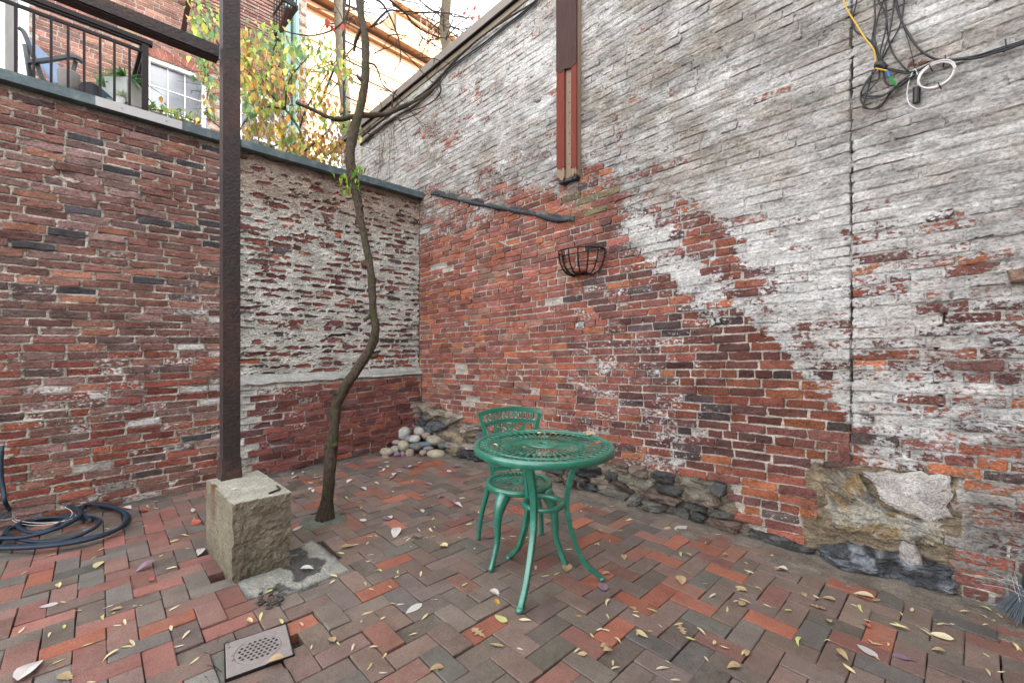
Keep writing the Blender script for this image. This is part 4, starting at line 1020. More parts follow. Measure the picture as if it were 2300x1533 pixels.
    for i in range(60):
        P0 = P[r.integers(0, len(P))]+np.array([r.normal(0, .03), r.normal(0, .04), abs(r.normal(.02, .03))])
        V, Fc = hang_leaf(r, r.uniform(.04, .075)); c = LC[r.choice(8, p=[.35, .25, .12, .1, .05, .05, .03, .05])]*r.uniform(.7, 1.3)
        put('leaf', V+P0, Fc, M_LEAF, root2, V.mean(0)+P0, False, {'bc': np.tile(np.append(c, 1), (len(V), 1))})
shrub()

# ------------------------------------------------------------------ the crooked tree
def tree():
    pts = [(728,1172,27,3.16),(735,1120,22,3.17),(742,1050,21,3.2),(750,960,20,3.24),(757,905,19.5,3.27),(778,865,19,3.3),(808,820,18.5,3.35),(835,775,17,3.4),(844,735,16,3.42),(838,700,14,3.45),
           (835,640,14,3.5),(830,590,13.5,3.55),(820,540,13,3.6),(810,490,12.5,3.65),(802,440,12.5,3.7),(793,400,13,3.75),(787,355,13.5,3.8),(790,315,14,3.85),(799,275,13,3.9),(810,240,12.5,3.95),(818,195,12,4),(822,140,11.5,4.06),(821,85,10.5,4.12),(812,40,9.5,4.2),(806,0,9,4.25),(802,-60,8.5,4.3)]
    P = smoothpath([D(x, y, d) for x, y, _, d in pts], 7); R = smoothpath([[w_*(.60 if y > 450 else .80 if y > 300 else .72)*(1.5 if y > 1160 else 1)/F*d, 0, 0] for _, y, w_, d in pts], 7)[:, 0]
    root = thing('tree', D(728, 1165, 3.17)*np.array([1, 1, 0]), 'crooked slim tree with mossy trunk growing from the paving', 'tree')
    V, Fc = tube(P, R, 24, nz=.42, seed=9); put('trunk', V, Fc, M_BARK, root, smooth=True)
    def br(path, r0, r1, nm='branch', mat=M_TWIG, dz=0):
        Q = smoothpath([D(x, y, d) for x, y, d in path], 6); V, Fc = tube(Q, np.linspace(r0, r1, len(Q)), 8, nz=.3, seed=4); return put(nm, V, Fc, mat, root, smooth=True)
    br([(812,262,3.92),(790,262,3.9),(760,268,3.88),(735,262,3.85),(700,245,3.83),(665,230,3.8)], .026, .014, mat=M_BARK)
    br([(806,258,3.93),(840,258,4.1),(870,255,4.3),(900,240,4.55),(940,222,4.8),(985,190,5.0)], .027, .014, mat=M_BARK)
    br([(822,70,4.13),(812,65,4.15),(800,90,4.2),(795,115,4.25)], .022, .012, mat=M_BARK)
    br([(785,-10,4.2),(784,20,4.2),(770,50,4.18),(740,70,4.15),(700,80,4.1),(660,75,4.05),(625,65,4.0)], .010, .004)
    br([(838,700,3.45),(825,715,3.42),(818,722,3.4)], .02, .006, mat=M_BARK)
    for px_, py_, d_, rr_, s_ in ((748,1000,3.2,.016,1),(762,885,3.27,.018,-1),(838,800,3.38,.016,1),(827,600,3.54,.012,-1),(806,470,3.67,.012,1),(815,180,4.0,.014,-1)):
        c_ = D(px_, py_, d_); o_ = np.array([RT[0], RT[1], 0])*s_*.045-np.array([FW[0], FW[1], 0])*.03; br_ = tube(smoothpath([c_, c_+o_*.7+[0, 0, .01], c_+o_+[0, 0, .03]], 4), np.linspace(rr_*1.5, rr_*.55, 9), 9, nz=.5, seed=3); put('knot', br_[0], br_[1], M_BARK, root, smooth=True)
    # twigs
    r = np.random.default_rng(13); b = MB()
    def twig(P0, d, L, rad, lev):
        n_ = 5; Q = [np.array(P0)]; dd = np.array(d, float)
        for i in range(n_):
            dd = dd+r.normal(0, .22, 3); dd /= np.linalg.norm(dd); Q.append(Q[-1]+dd*L/n_)
        b.tube(np.array(Q), np.linspace(rad, rad*.5, n_+1), 5)
        if lev > 0:
            for i in range(r.integers(2, 4)):
                j = r.integers(1, n_+1); t = dd+r.normal(0, .7, 3); twig(Q[j], t/np.linalg.norm(t), L*r.uniform(.45, .75), rad*.55, lev-1)
    for x, y, d in [(840,120,4.1),(830,60,4.2),(850,20,4.3),(880,10,4.5),(900,30,4.6),(930,60,4.7),(870,80,4.4),(900,110,4.5),(940,130,4.8),(860,180,4.3),(960,40,4.9),(900,0,4.6),(840,200,4.2)]:
        t = np.array([.5, -.3, r.uniform(-.6, .5)]); twig(D(x, y, d), t/np.linalg.norm(t), r.uniform(.25, .55), .006, 2)
    for x, y in [(815,300),(820,330),(790,690),(800,640),(780,250)]:
        twig(D(x, y, 3.85), np.array([.3, -.2, r.uniform(-.4, .6)]), .25, .0025, 1)
    b.build('twig', M_TWIG, root, True, kind='stuff')
    for path in [[(835,60,4.2),(870,25,4.4),(900,25,4.6),(950,28,4.8),(1010,30,5),(1060,40,5.1),(1090,25,5.2)], [(870,-5,4.4),(910,30,4.6),(930,55,4.8),(965,75,4.9),(1000,85,5),(1050,70,5.1)],
                 [(826,140,4.1),(845,150,4.3),(860,190,4.5),(885,210,4.6)], [(830,-5,4.2),(860,10,4.3),(890,70,4.6),(900,130,4.7),(885,160,4.7)]]: br(path, .011, .004)
    # red leaves at the twig ends
    for x, y, d in [(738,55,4.1),(770,52,4.1),(1055,10,5),(1045,25,5),(1068,12,5),(1062,35,5.1),(1080,30,5.1),(735,40,4.1)]:
        V, Fc = hang_leaf(r, .10); put('leaf', V+D(x, y, d), Fc, M_LEAF, root, V.mean(0)+D(x, y, d), False, {'bc': np.tile([.36, .07, .05, 1], (len(V), 1))})
    # root flare moss mound
    nu, nv_ = 28, 10; aa, rr = np.meshgrid(np.linspace(0, 2*np.pi, nu), np.linspace(.02, .19, nv_)); c = D(728, 1165, 3.17)
    z = .045*(1-rr/.15)+(fbm(aa*2, rr*20, 0, 8, 3)-.5)*.03; z[-1] = -.03
    o = put('dirt', np.stack([c[0]+rr*np.cos(aa), c[1]+rr*np.sin(aa), z], -1).reshape(-1, 3), grid_faces(nu, nv_), M_DIRT, smooth=True, attrs={'bc': np.tile([.14, .15, .125, 1], (nu*nv_, 1))}); tag(o, 'grey gritty soil round the foot of the crooked tree', 'soil', kind='stuff')
    # ivy tuft
    iv = thing('ivy', D(788, 400, 3.72), 'bright green ivy tuft clinging to the tree trunk at coping height', 'ivy')
    b = MB(); b.tube(smoothpath([D(800, 440, 3.62), D(790, 410, 3.65), D(780, 390, 3.62), D(795, 370, 3.66)], 5), .004, 5); b.build('stem', M_TWIG, iv)
    for i in range(46):
        x, y = r.normal(790, 17), r.normal(400, 18)
        V, Fc = hang_leaf(r, r.uniform(.035, .07)); p = D(x, y, 3.68+r.normal(0, .04)); c = np.array([(.16,.36,.03),(.10,.26,.03),(.36,.42,.05),(.40,.28,.05)][r.choice(4, p=[.45, .3, .18, .07])])
        put('leaf', V+p, Fc, M_LEAF, iv, V.mean(0)+p, False, {'bc': np.tile(np.append(c, 1), (len(V), 1))})
tree()
def far_trees():
    r = np.random.default_rng(14)
    root = thing('bare_tree', D(1000, 110, 7.5)*np.array([1, 1, 0]), 'pale straight tree trunk behind the wall capping', 'tree')
    P = smoothpath([D(1004, 240, 7.5), D(1003, 120, 7.5), D(998, 60, 7.5), D(1003, 0, 7.5), D(1000, -70, 7.5)], 5); V, Fc = tube(P, .085, 12, nz=.2, seed=2); put('trunk', V, Fc, M_BARK2, root, smooth=True)
    b = MB()
    for i in range(26):
        p = D(1000, r.uniform(-60, 110), 7.5); d = np.array([r.normal(0, 1), r.normal(0, 1), r.uniform(-.2, .7)]); d /= np.linalg.norm(d); Q = [p]
        for j in range(6): d = d+r.normal(0, .25, 3); d /= np.linalg.norm(d); Q.append(Q[-1]+d*r.uniform(.1, .2))
        b.tube(np.array(Q), np.linspace(.012, .003, 7), 5)
        for k in range(3):
            j = r.integers(2, 6); e = d+r.normal(0, .7, 3); e /= np.linalg.norm(e); b.tube(np.array([Q[j], Q[j]+e*.2, Q[j]+e*.4+r.normal(0, .05, 3)]), [.005, .004, .002], 5)
    b.build('crown', M_TWIG, root, kind='stuff')
    root = thing('bare_tree', D(765, 230, 8.5)*np.array([1, 1, 0]), 'leaning tree trunk in front of the sunlit house', 'tree')
    P = smoothpath([D(775, 300, 8.5), D(775, 220, 8.5), D(766, 150, 8.5), D(764, 70, 8.5), D(758, -60, 8.5)], 5); V, Fc = tube(P, .10, 12, nz=.25, seed=7); put('trunk', V, Fc, M_BARK2, root, smooth=True)
    b = MB()
    for i in range(30):
        p = D(764, r.uniform(-60, 200), 8.5); d = np.array([r.normal(.4, 1), r.normal(0, 1), r.uniform(-.3, .7)]); d /= np.linalg.norm(d); Q = [p]
        for j in range(6): d = d+r.normal(0, .25, 3); d /= np.linalg.norm(d); Q.append(Q[-1]+d*r.uniform(.12, .26))
        b.tube(np.array(Q), np.linspace(.014, .004, 7), 5)
    b.build('crown', M_TWIG, root, kind='stuff')
far_trees()
def wall_vine():
    root = thing('vine', B(930, 240, .03), 'bare woody vine creeping along the top of the whitewashed wall', 'vine')
    r = np.random.default_rng(15)
    for k, path in enumerate([[(810,325),(850,290),(890,262),(930,238),(970,205),(1000,160),(1060,100),(1130,48),(1200,5)], [(805,312),(845,280),(880,255),(925,232),(985,178)], [(985,185),(990,205),(975,225),(950,240),(920,250)], [(892,258),(897,270),(905,268),(930,258),(945,250)],
                              [(860,285),(840,300),(822,298),(812,290)], [(880,240),(884,215),(892,200)]]):
        P = smoothpath([B(x, y, .028+.01*k) for x, y in path], 6); V, Fc = tube(P, np.linspace(.020 if k < 2 else .012, .008 if k < 2 else .005, len(P)), 8, nz=.6, seed=k); put('stem', V, Fc, M_TWIG, root, smooth=True)
    for i in range(10):
        x, y = r.uniform(830, 930), 0; y = np.interp(x, [810, 930], [335, 245]); P = smoothpath([B(x, y, .02), B(x+r.normal(0, 4), y+25, .03), B(x+r.normal(0, 12), y+r.uniform(40, 120), .02)], 4); V, Fc = tube(P, .0025, 5); put('tendril', V, Fc, M_TWIG, root)
wall_vine()

# ------------------------------------------------------------------ steel post, beam, footing
def post():
    x0, y0 = .665, 3.13; w_ = .105; zt = .425
    root = thing('steel_post', (x0+.05, y0+.05, zt), 'rusty black steel post with a crossbeam rising from the concrete footing', 'post')
    p = G(507, 1078, zt)
    cx, cy = p[0]+.035, p[1]+.06
    b = MB(); zz = np.linspace(zt-.02, 3.9, 60); prof = np.array([(-1, -1), (-.98, -1.04), (1, -1.04), (1.04, -1), (1.04, 1), (1, 1.04), (-1, 1.04), (-1.04, 1)])*.044
    V, Fc = tube(np.stack([cx+.0*zz, cy+0*zz, zz], 1), 1.0, prof=prof, up=(1, 0, 0)); put('post', V, Fc, M_STEEL, root)
    b = MB(); b.box((cx, cy-.0495, 2.1), (.096, .006, 3.5)); b.build('face_plate', M_STEEL, root)
    Vt, Ft = tube(np.stack([cx+0*np.linspace(0, 1, 8), cy+0*np.linspace(0, 1, 8), np.linspace(zt-.01, zt+.13, 8)], 1), np.linspace(1.18, 1.06, 8), prof=np.array([(math.cos(a), math.sin(a)) for a in np.linspace(0, 6.283, 24, endpoint=False)])*.07/np.maximum(np.abs(np.cos(np.linspace(0, 6.283, 24, endpoint=False))), np.abs(np.sin(np.linspace(0, 6.283, 24, endpoint=False))))[:, None]*.72, up=(1, 0, 0), nz=.25, seed=3)
    put('foot_collar', Vt, Ft, M_STEEL, root)
    b = MB(); z0 = 3.10; b.box((cx-2.0, cy-.01, z0+.035), (3.88, .010, .070)); b.box((cx-2.0, cy+.03, z0+.074), (3.88, .055, .008)); b.box((cx-2.0, cy+.03, z0-.004), (3.88, .07, .010)); b.build('crossbeam', M_STEEL, root)
    b = MB(); 
    for (x, z) in ((-.02, 3.165), (.025, 3.12)): b.tube([(cx+x, cy-.0525, z), (cx+x, cy-.0545, z)], .011, 10)
    b.build('bolt_hole', M_CABLE, root)
    # footing
    fx0, fy0 = G(522, 1311)[:2]; lx, ly = .295, .60; n1 = 44
    V, Fc, C = [], [], []; base = 0
    for ax in range(3):
        for sg in (0, 1):
            s_, t_ = np.meshgrid(np.linspace(0, 1, n1), np.linspace(0, 1, n1)); q = np.zeros((n1, n1, 3)); o1, o2 = [i for i in range(3) if i != ax]
            q[..., ax] = sg; q[..., o1] = s_; q[..., o2] = t_; V.append(q.reshape(-1, 3)); f = grid_faces(n1, n1)
            Fc.append((f if (sg == 1) == (ax != 1) else f[:, ::-1])+base); base += n1*n1
    V = np.concatenate(V); Q = V-.5
    P = np.array([fx0, fy0, -.02])+V*np.array([lx, ly, zt+.02])
    amp = .009+.012*(V[:, 1] < .02)*(1-V[:, 2]*.4)
    bulge = np.sin(np.pi*np.clip(V[:, 2], 0, 1))*.012
    for k in range(3): P[:, k] += (fbm(P[:, 0]*11, P[:, 1]*11, P[:, 2]*11, 600+k, 4)-.5)*amp*1.4+(vn(P[:, 0]*55, P[:, 1]*55, P[:, 2]*55, 610+k)-.5)*(.005+.006*(V[:, 1] < .02))+(vn(P[:, 0]*8, P[:, 1]*8, P[:, 2]*34, 630+k)-.5)*.010*(V[:, 1] < .02)
    P[:, 2] = np.where(V[:, 2] > .99, np.minimum(P[:, 2], zt+.004), P[:, 2]); P[:, 1] -= bulge*(V[:, 1] < .02)
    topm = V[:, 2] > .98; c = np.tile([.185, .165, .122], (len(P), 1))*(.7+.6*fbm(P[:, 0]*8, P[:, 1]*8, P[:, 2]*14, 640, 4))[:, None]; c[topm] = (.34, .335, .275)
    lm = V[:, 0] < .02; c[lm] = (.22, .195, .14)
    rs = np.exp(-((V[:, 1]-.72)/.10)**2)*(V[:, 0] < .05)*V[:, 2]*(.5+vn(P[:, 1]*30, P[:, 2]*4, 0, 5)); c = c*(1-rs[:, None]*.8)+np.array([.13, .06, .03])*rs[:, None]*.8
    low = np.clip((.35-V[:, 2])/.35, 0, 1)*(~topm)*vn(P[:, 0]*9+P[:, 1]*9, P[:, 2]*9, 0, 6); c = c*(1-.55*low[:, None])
    c = np.concatenate([c, np.ones((len(c), 1))], 1)
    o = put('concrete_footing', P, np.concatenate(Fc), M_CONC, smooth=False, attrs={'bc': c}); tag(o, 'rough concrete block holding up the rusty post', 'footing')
    b = MB(); a_ = G(604, 1107, zt+.006); c_ = G(629, 1097, zt+.006); d_ = G(622, 1090, zt+.006); b.bar(a_, c_, .008, .008); b.bar(c_, d_, .008, .008); o = b.build('twig', M_TWIG); tag(o, 'short bent black twig lying on top of the concrete footing', 'twig')
post()

# ------------------------------------------------------------------ timber on the wall
def timber():
    y = B(1284, 300)[1]; z0 = B(1284, 404)[2]; z1 = 5.0; hw = .105
    root = thing('timber_post', (XB, y, z0), 'weathered red timber fixed upright to the whitewashed wall', 'timber')
    zb = z0+.95
    def vb(name, ya, yb, za, zb_, w0, w1, mat, jag=False, seed=0):
        r = np.random.default_rng(seed); m = 9; ys = np.linspace(ya, yb, m); V = []; Fc = []
        for yy in ys:
            zz = za+(r.uniform(-.03, .02) if jag else 0)
            V += [(XB-w0, yy, zz), (XB-w1, yy, zz+(r.uniform(-.01, .015) if jag else 0)), (XB-w1, yy, zb_), (XB-w0, yy, zb_)]
        for i in range(m-1):
            for k in range(4): l = (k+1) % 4; Fc.append((i*4+k, i*4+l, (i+1)*4+l, (i+1)*4+k))
        Fc += [(3, 2, 1, 0), tuple(len(V)-4+k for k in range(4))]
        put(name, V, Fc, mat, root)
    vb('backing_board', y-hw, y+hw, z0, z1, .002, .060, M_WBARE, True, 1)
    vb('red_strip', y+.02, y+hw+.002, z0+.10, zb+.02, .061, .082, M_WRED, True, 2)
    vb('red_strip', y-hw-.002, y-.052, z0+.07, zb+.05, .061, .082, M_WRED, True, 3)
    vb('edge_strip', y+.02, y+hw+.001, z0+.01, z0+.098, .0605, .080, M_WBARE, True, 5)
    vb('edge_strip', y-hw-.001, y-.052, z0+.01, z0+.068, .0605, .080, M_WBARE, True, 6)
    vb('dark_board', y-hw-.003, y+hw+.003, zb-.01, z1, .0615, .086, M_WDARK, True, 4)
    b = MB()
    for k in range(9): b.tube([(XB-.060, y-.015-.008*(k % 2), z0+.12+k*.09), (XB-.0625, y-.015-.008*(k % 2), z0+.12+k*.09)], .005, 6)
    b.build('nail', M_IRON, root)
    b = MB(); b.box((XB-.035, y, z0-.012), (.06, .19, .024)); b.build('rotten_foot', M_CABLE, root)
timber()

# ------------------------------------------------------------------ wall basket
def basket():
    c = B(1314, 566); R = .215; zt = 2.075; zb = zt-.205; yc = B(1312, 566)[1]
    root = thing('wall_basket', (XB, yc, zb), 'black half round wire basket hung on the red brick', 'basket')
    def rim(z, rr, rad):
        a = np.linspace(0, np.pi, 28); return np.stack([XB-.012-rr*np.sin(a), yc+rr*np.cos(a), z+0*a], 1)
    b = MB(); b.tube(rim(zt, R, 0), .0062, 8); b.tube([(XB-.012, yc-R, zt), (XB-.012, yc+R, zt)], .006, 8); b.build('rim', M_IRON, root, True)
    for k in range(9):
        a = np.pi*k/8; t = np.linspace(0, 1, 14); rr = R*np.cos(t*np.pi/2*.86)**.75
        Q = np.stack([XB-.012-rr*np.sin(a), yc+rr*np.cos(a), zt-(zt-zb)*np.sin(t*np.pi/2)], 1); b = MB(); b.tube(Q, .0042, 6, prof=[(.6, 1.3), (-.6, 1.3), (-.6, -1.3), (.6, -1.3)]); b.build('rib', M_IRON, root)
    b = MB()
    for rr, z in ((.07, zb+.012), (.045, zb+.004)): b.tube(rim(z, rr, 0), .006, 6)
    b.tube(rim(zt-.11, R*.86, 0), .003, 6)
    b.build('base_ring', M_IRON, root, True)
    V, Fc = ICO2; V = V*np.array([.045, .075, .028])*(1+.5*(fbm(V[:, 0:1]*3, V[:, 1:2]*3, V[:, 2:]*3, 5, 3)-.5)); o = put('leaf_clump', V+np.array([XB-.075, yc, zb+.035]), Fc, M_FALL, attrs={'bc': np.tile([.16, .05, .03, 1], (len(V), 1))}); tag(o, 'clump of brown dead leaves in the wire wall basket', 'dead leaves')
basket()

# ------------------------------------------------------------------ cables at upper right
def cables():
    def Z(x, y): return (1800+x/4.508, y/4.508)
    def path(pts, off, j=0): return smoothpath([B(*Z(x, y), off+.006*math.sin(i*1.7+j)) for i, (x, y) in enumerate(pts)], 6)
    root = thing('cable_bundle', B(*Z(800, 670), .03), 'tangle of black cables hanging on the whitewashed wall', 'cables')
    cs = [[(565,-220),(560,0),(520,180),(540,300),(620,360),(720,440),(790,600),(800,670)], [(740,-220),(740,0),(745,200),(720,400),(770,560),(800,670)], [(840,-220),(830,0),(780,150),(740,350),(780,560),(800,680)],
          [(850,-220),(850,0),(860,250),(800,520),(790,650)], [(960,-220),(940,0),(900,300),(820,560),(800,670)], [(1045,-220),(1040,0),(1000,250),(900,440),(830,580),(800,670)], [(770,-220),(780,0),(850,130),(880,380),(930,540),(1020,660),(1090,730)],
          [(950,-220),(960,0),(1010,200),(1120,400),(1220,520),(1340,590),(1440,605),(1600,592),(1800,555),(2000,490),(2254,410),(2500,330)],
          [(1090,735),(1200,700),(1300,650),(1440,612),(1600,600),(1800,570),(2000,505),(2254,425),(2500,350)], [(1340,600),(1600,605),(1800,578),(2050,510),(2254,440),(2500,370)],
          [(760,700),(640,850),(600,1000),(680,1100),(800,1060),(920,920),(1050,790),(1180,720),(1220,690)], [(720,720),(680,880),(640,1010),(640,1090),(780,1090),(880,960),(1000,830),(1150,770)],
          [(790,700),(780,800),(680,920),(620,960),(640,990),(800,980),(930,900),(1020,860),(1150,760)], [(730,740),(620,900),(620,960),(780,970),(900,930),(1100,790),(1180,730)], [(860,690),(950,720),(1080,740),(1200,710)], [(830,690),(930,700),(1090,735)], [(830,720),(850,820),(900,865),(960,860)]]
    for k, c in enumerate(cs):
        V, Fc = tube(path(c, .018+.004*(k % 5), k), .0040 if k not in (7, 8, 9) else .0052, 8); put('cable', V, Fc, M_CABLE, root, smooth=True)
    V, Fc = tube(path([(750,660),(800,650),(850,690)], .04), .016, 8, nz=.5, seed=1); put('knot', V, Fc, M_CABLE, root, smooth=True)
    V, Fc = tube([B(*Z(1170, 880), .03), B(*Z(1165, 1040), .03)], .016, 12); put('splice_box', V, Fc, M_CABLE, root, smooth=False)
    V, Fc = tube(path([(955,0),(1030,260),(1090,440),(1150,690)], .012), .0018, 6); put('thin_wire', V, Fc, M_CABLE, root)
    for x, y in ((1460, 590), (2070, 470)):
        V, Fc = tube(path([(x-6, y-75 if x > 2000 else y-30), (x, y), (x-18, y+50), (x-25, y+90 if x < 2000 else y+45)], .03), .0035, 6); put('cable_tie', V, Fc, M_CABLE, root)
    root = thing('yellow_cable', B(*Z(600, 300), .03), 'yellow fibre cable dangling down the whitewashed wall', 'cable')
    V, Fc = tube(path([(400,-220),(430,0),(470,110),(560,250),(640,380),(730,500),(750,600),(745,680),(800,700),(865,715)], .045), .0038, 8); put('cord', V, Fc, M_YEL, root, smooth=True)
    V, Fc = tube([B(*Z(865, 715), .045), B(*Z(895, 775), .045)], [.005, .008], 8); put('boot', M_BLUE and V, Fc, M_BLUE, root)
    V, Fc = tube([B(*Z(893, 772), .045), B(*Z(925, 825), .045), B(*Z(965, 865), .045)], [.007, .007, .005], 4); put('connector', V, Fc, M_LIME, root)
    root = thing('cable_coil', B(*Z(1370, 760), .03), 'coil of white cable tied to the cables on the wall', 'cable coil')
    r = np.random.default_rng(3); t = np.linspace(0, 2*np.pi*6, 240); P = []
    for i, a in enumerate(t):
        k = int(a/(2*np.pi)); x = 1370+(185+8*math.sin(k*2.3))*math.cos(a)+6*math.sin(k*1.9); y = 758+(125+9*math.cos(k*1.7))*math.sin(a)-.38*(x-1370)*.9+7*math.cos(k)
        P.append(B(*Z(x, y), .03+.0035*k))
    V, Fc = tube(np.array(P), .0032, 6); put('coil', V, Fc, M_WHT, root, smooth=True)
    V, Fc = tube(path([(1180,760),(1145,700),(1090,820),(1070,960),(1100,1060),(1200,1100),(1320,1050),(1420,970)], .03), .0028, 6); put('loose_end', V, Fc, M_WHT, root, smooth=True)
    V, Fc = tube(path([(1540,640),(1640,610),(1800,590),(2000,540),(2254,470),(2500,390)], .022), .003, 6); put('lead', V, Fc, M_WHT, root, smooth=True)
    for x, y in ((1310, 690), (1400, 870)):
        V, Fc = tube(path([(x-15, y-35), (x, y), (x+18, y+30)], .052), .003, 6); put('tie', V, Fc, M_CABLE, root)
    root = thing('wall_cable', B(1150, 50, .03), 'pair of black cables run under the metal capping of the wall', 'cable')
    for k in (0, 1):
        V, Fc = tube(smoothpath([B(x, y+k*5, .022) for x, y in [(1240,-40),(1190,14),(1135,58),(1085,98),(1040,130),(1000,160),(960,200),(930,222)]], 6), .009-.003*k, 8); put('cord', V, Fc, M_CABLE, root, smooth=True)
cables()

# ------------------------------------------------------------------ hose, drain, broom
def hose():
    root = thing('garden_hose', G(120, 1200), 'dark blue garden hose coiled on the paving by the left wall', 'hose')
    r = np.random.default_rng(8); P = []
    def loop(cx, cy, rx, ry, a0, a1, z, n=20, rot=0): 
        for a in np.linspace(a0, a1, n): P.append(G(cx+rx*math.cos(a)+rot*math.sin(a), cy+ry*math.sin(a)-.12*rx*math.cos(a), 0)+np.array([0, 0, z+.010*math.sin(a*2.3+cx)]))
    P.append(A(4, 1000, YA-.06)); P.append(A(2, 1060, YA-.07)); P.append(A(8, 1100, YA-.09)); P.append(A(12, 1128, YA-.12)); P.append(G(30, 1170)+np.array([0, 0, .02]))
    loop(130, 1185, 155, 42, 2.6, -1.6, .016, 22); loop(120, 1192, 170, 46, -1.6, -8.2, .036, 34); loop(95, 1200, 190, 46, -8.2, -13.6, .05, 26); loop(120, 1195, 105, 26, -13.6, -20.2, .03, 30); loop(90, 1190, 50, 15, -20.2, -25, .045, 20); loop(60, 1188, 120, 34, -25, -31.5, .06, 26); loop(30, 1205, 175, 30, -31.5, -36, .03, 20)
    V, Fc = tube(smoothpath(P, 4), .0125, 10); put('tube', V, Fc, M_HOSE, root, smooth=True)
    Q = smoothpath([G(-60, 1195)+[0, 0, .03], G(-10, 1160)+[0, 0, .05], G(40, 1142)+[0, 0, .05], G(85, 1135)+[0, 0, .045], G(98, 1134)+[0, 0, .04]], 6)
    V, Fc = tube(Q, .0115, 10); put('tube', V, Fc, M_HOSE, root, smooth=True)
    V, Fc = tube([Q[-1], Q[-1]+(Q[-1]-Q[-3])/np.linalg.norm(Q[-1]-Q[-3])*.035], [.0125, .010], 10); put('fitting', V, Fc, M_BRASS, root, smooth=True)
    root2 = thing('thin_wire', G(110, 1185)+[0, 0, .06], 'thin pale loop of wire lying among the hose coils', 'wire')
    t = np.linspace(0, 9, 50); Q = [G(95+75*math.cos(a)+8*math.sin(a*.7), 1172+22*math.sin(a))+[0, 0, .055+.01*math.sin(a*1.3)] for a in t]; V, Fc = tube(Q, .0018, 5); put('strand', V, Fc, M_WHT, root2)
hose()
def drain():
    c = G(581, 1457); root = thing('drain_cover', c, 'square metal drain cover with round holes set askew in the paving', 'drain cover')
    cs = [G(498, 1448), G(639, 1402), G(665, 1461), G(521, 1517)]; ex = (cs[1]-cs[0])[:2]; ang = math.atan2(ex[1], ex[0]); R = rotz(ang); S = .238/2; zt = .004
    hol = []
    for i in range(-4, 5):
        for j in range(-4, 5):
            x, y = (i+.5*(j % 2))*.0195, j*.0185
            if math.hypot(x, y) < .073: hol.append((x, y))
    bm = bmesh.new(); n = 96
    # plate as a fine lattice whose cells under a hole are left out
    M_ = 84; xs = np.linspace(-S, S, M_+1); H2 = np.array(hol)
    X, Y = np.meshgrid(xs, xs); cxm = (X[:-1, :-1]+X[1:, 1:])/2; cym = (Y[:-1, :-1]+Y[1:, 1:])/2
    dd = np.min(np.hypot(cxm[..., None]-H2[:, 0], cym[..., None]-H2[:, 1]), -1); rr = np.hypot(X, Y)
    z = np.where(np.abs(rr-.086) < .0022, -.0025, 0.)+np.where((np.abs(X) > S-.004) | (np.abs(Y) > S-.004), -.003, 0)
    V = np.stack([X, Y, z+zt], -1).reshape(-1, 3) @ R.T+np.array([c[0], c[1], 0]); f = grid_faces(M_+1, M_+1)[(dd > .0062).ravel()]
    bm.free(); put('plate', V, f, flat_mat('drain metal', (.24, .215, .205), .6, .5, .3, 40, .3, .001, (.31, .26, .23), .4, 14, .1), root)
    b = MB(); b.box((c[0], c[1], -.03), (2*S-.002, 2*S-.002, .05), R); b.build('sump', M_CABLE, root)
    b = MB()
    for k in range(4):
        a = ang+k*math.pi/2; p = np.array([c[0]+math.cos(a)*S, c[1]+math.sin(a)*S, -.013]); b.box(p, (.005, 2*S+.004, .030), rotz(a))
    b.build('rim', M_RAIL, root)
    b = MB(); rr_ = np.random.default_rng(2)
    for k in range(40):
        p = G(rr_.uniform(485, 512), rr_.uniform(1455, 1530), -.03); a = rr_.uniform(0, 6.28); b.bar(p, p+np.array([math.cos(a)*.05, math.sin(a)*.05, rr_.uniform(.0, .05)]), .0015, .0015)
    o = b.build('twig_debris', M_TWIG); tag(o, 'dry stalks and bits in the gap beside the drain cover', 'debris', kind='stuff')
    # lump of rotten wood and rubble beside the cement patch
    b = MB()
    for k in range(26):
        p = G(rr_.uniform(575, 635), rr_.uniform(1315, 1368)); V, Fc = ICO2; s_ = rr_.uniform(.004, .013); b.add(V*s_*np.array([1.3, .8, .6])*(.7+.6*rr_.random((len(V), 1)))+p+np.array([0, 0, s_*.3]), Fc, (*np.array([.05, .047, .042])*rr_.uniform(.6, 1.8), 1))
    for k in range(2):
        p = G(rr_.uniform(575, 605), rr_.uniform(1350, 1368), .010); a = rr_.uniform(.2, 1.2); b.bar(p, p+np.array([math.cos(a)*.05, math.sin(a)*.05, .006]), .012, .006, c4=(.05, .045, .04, 1))
    o = b.build('rubble', M_STONE); tag(o, 'dark crumbs of rotten wood and earth at the edge of the cement patch', 'debris', kind='stuff')
drain()
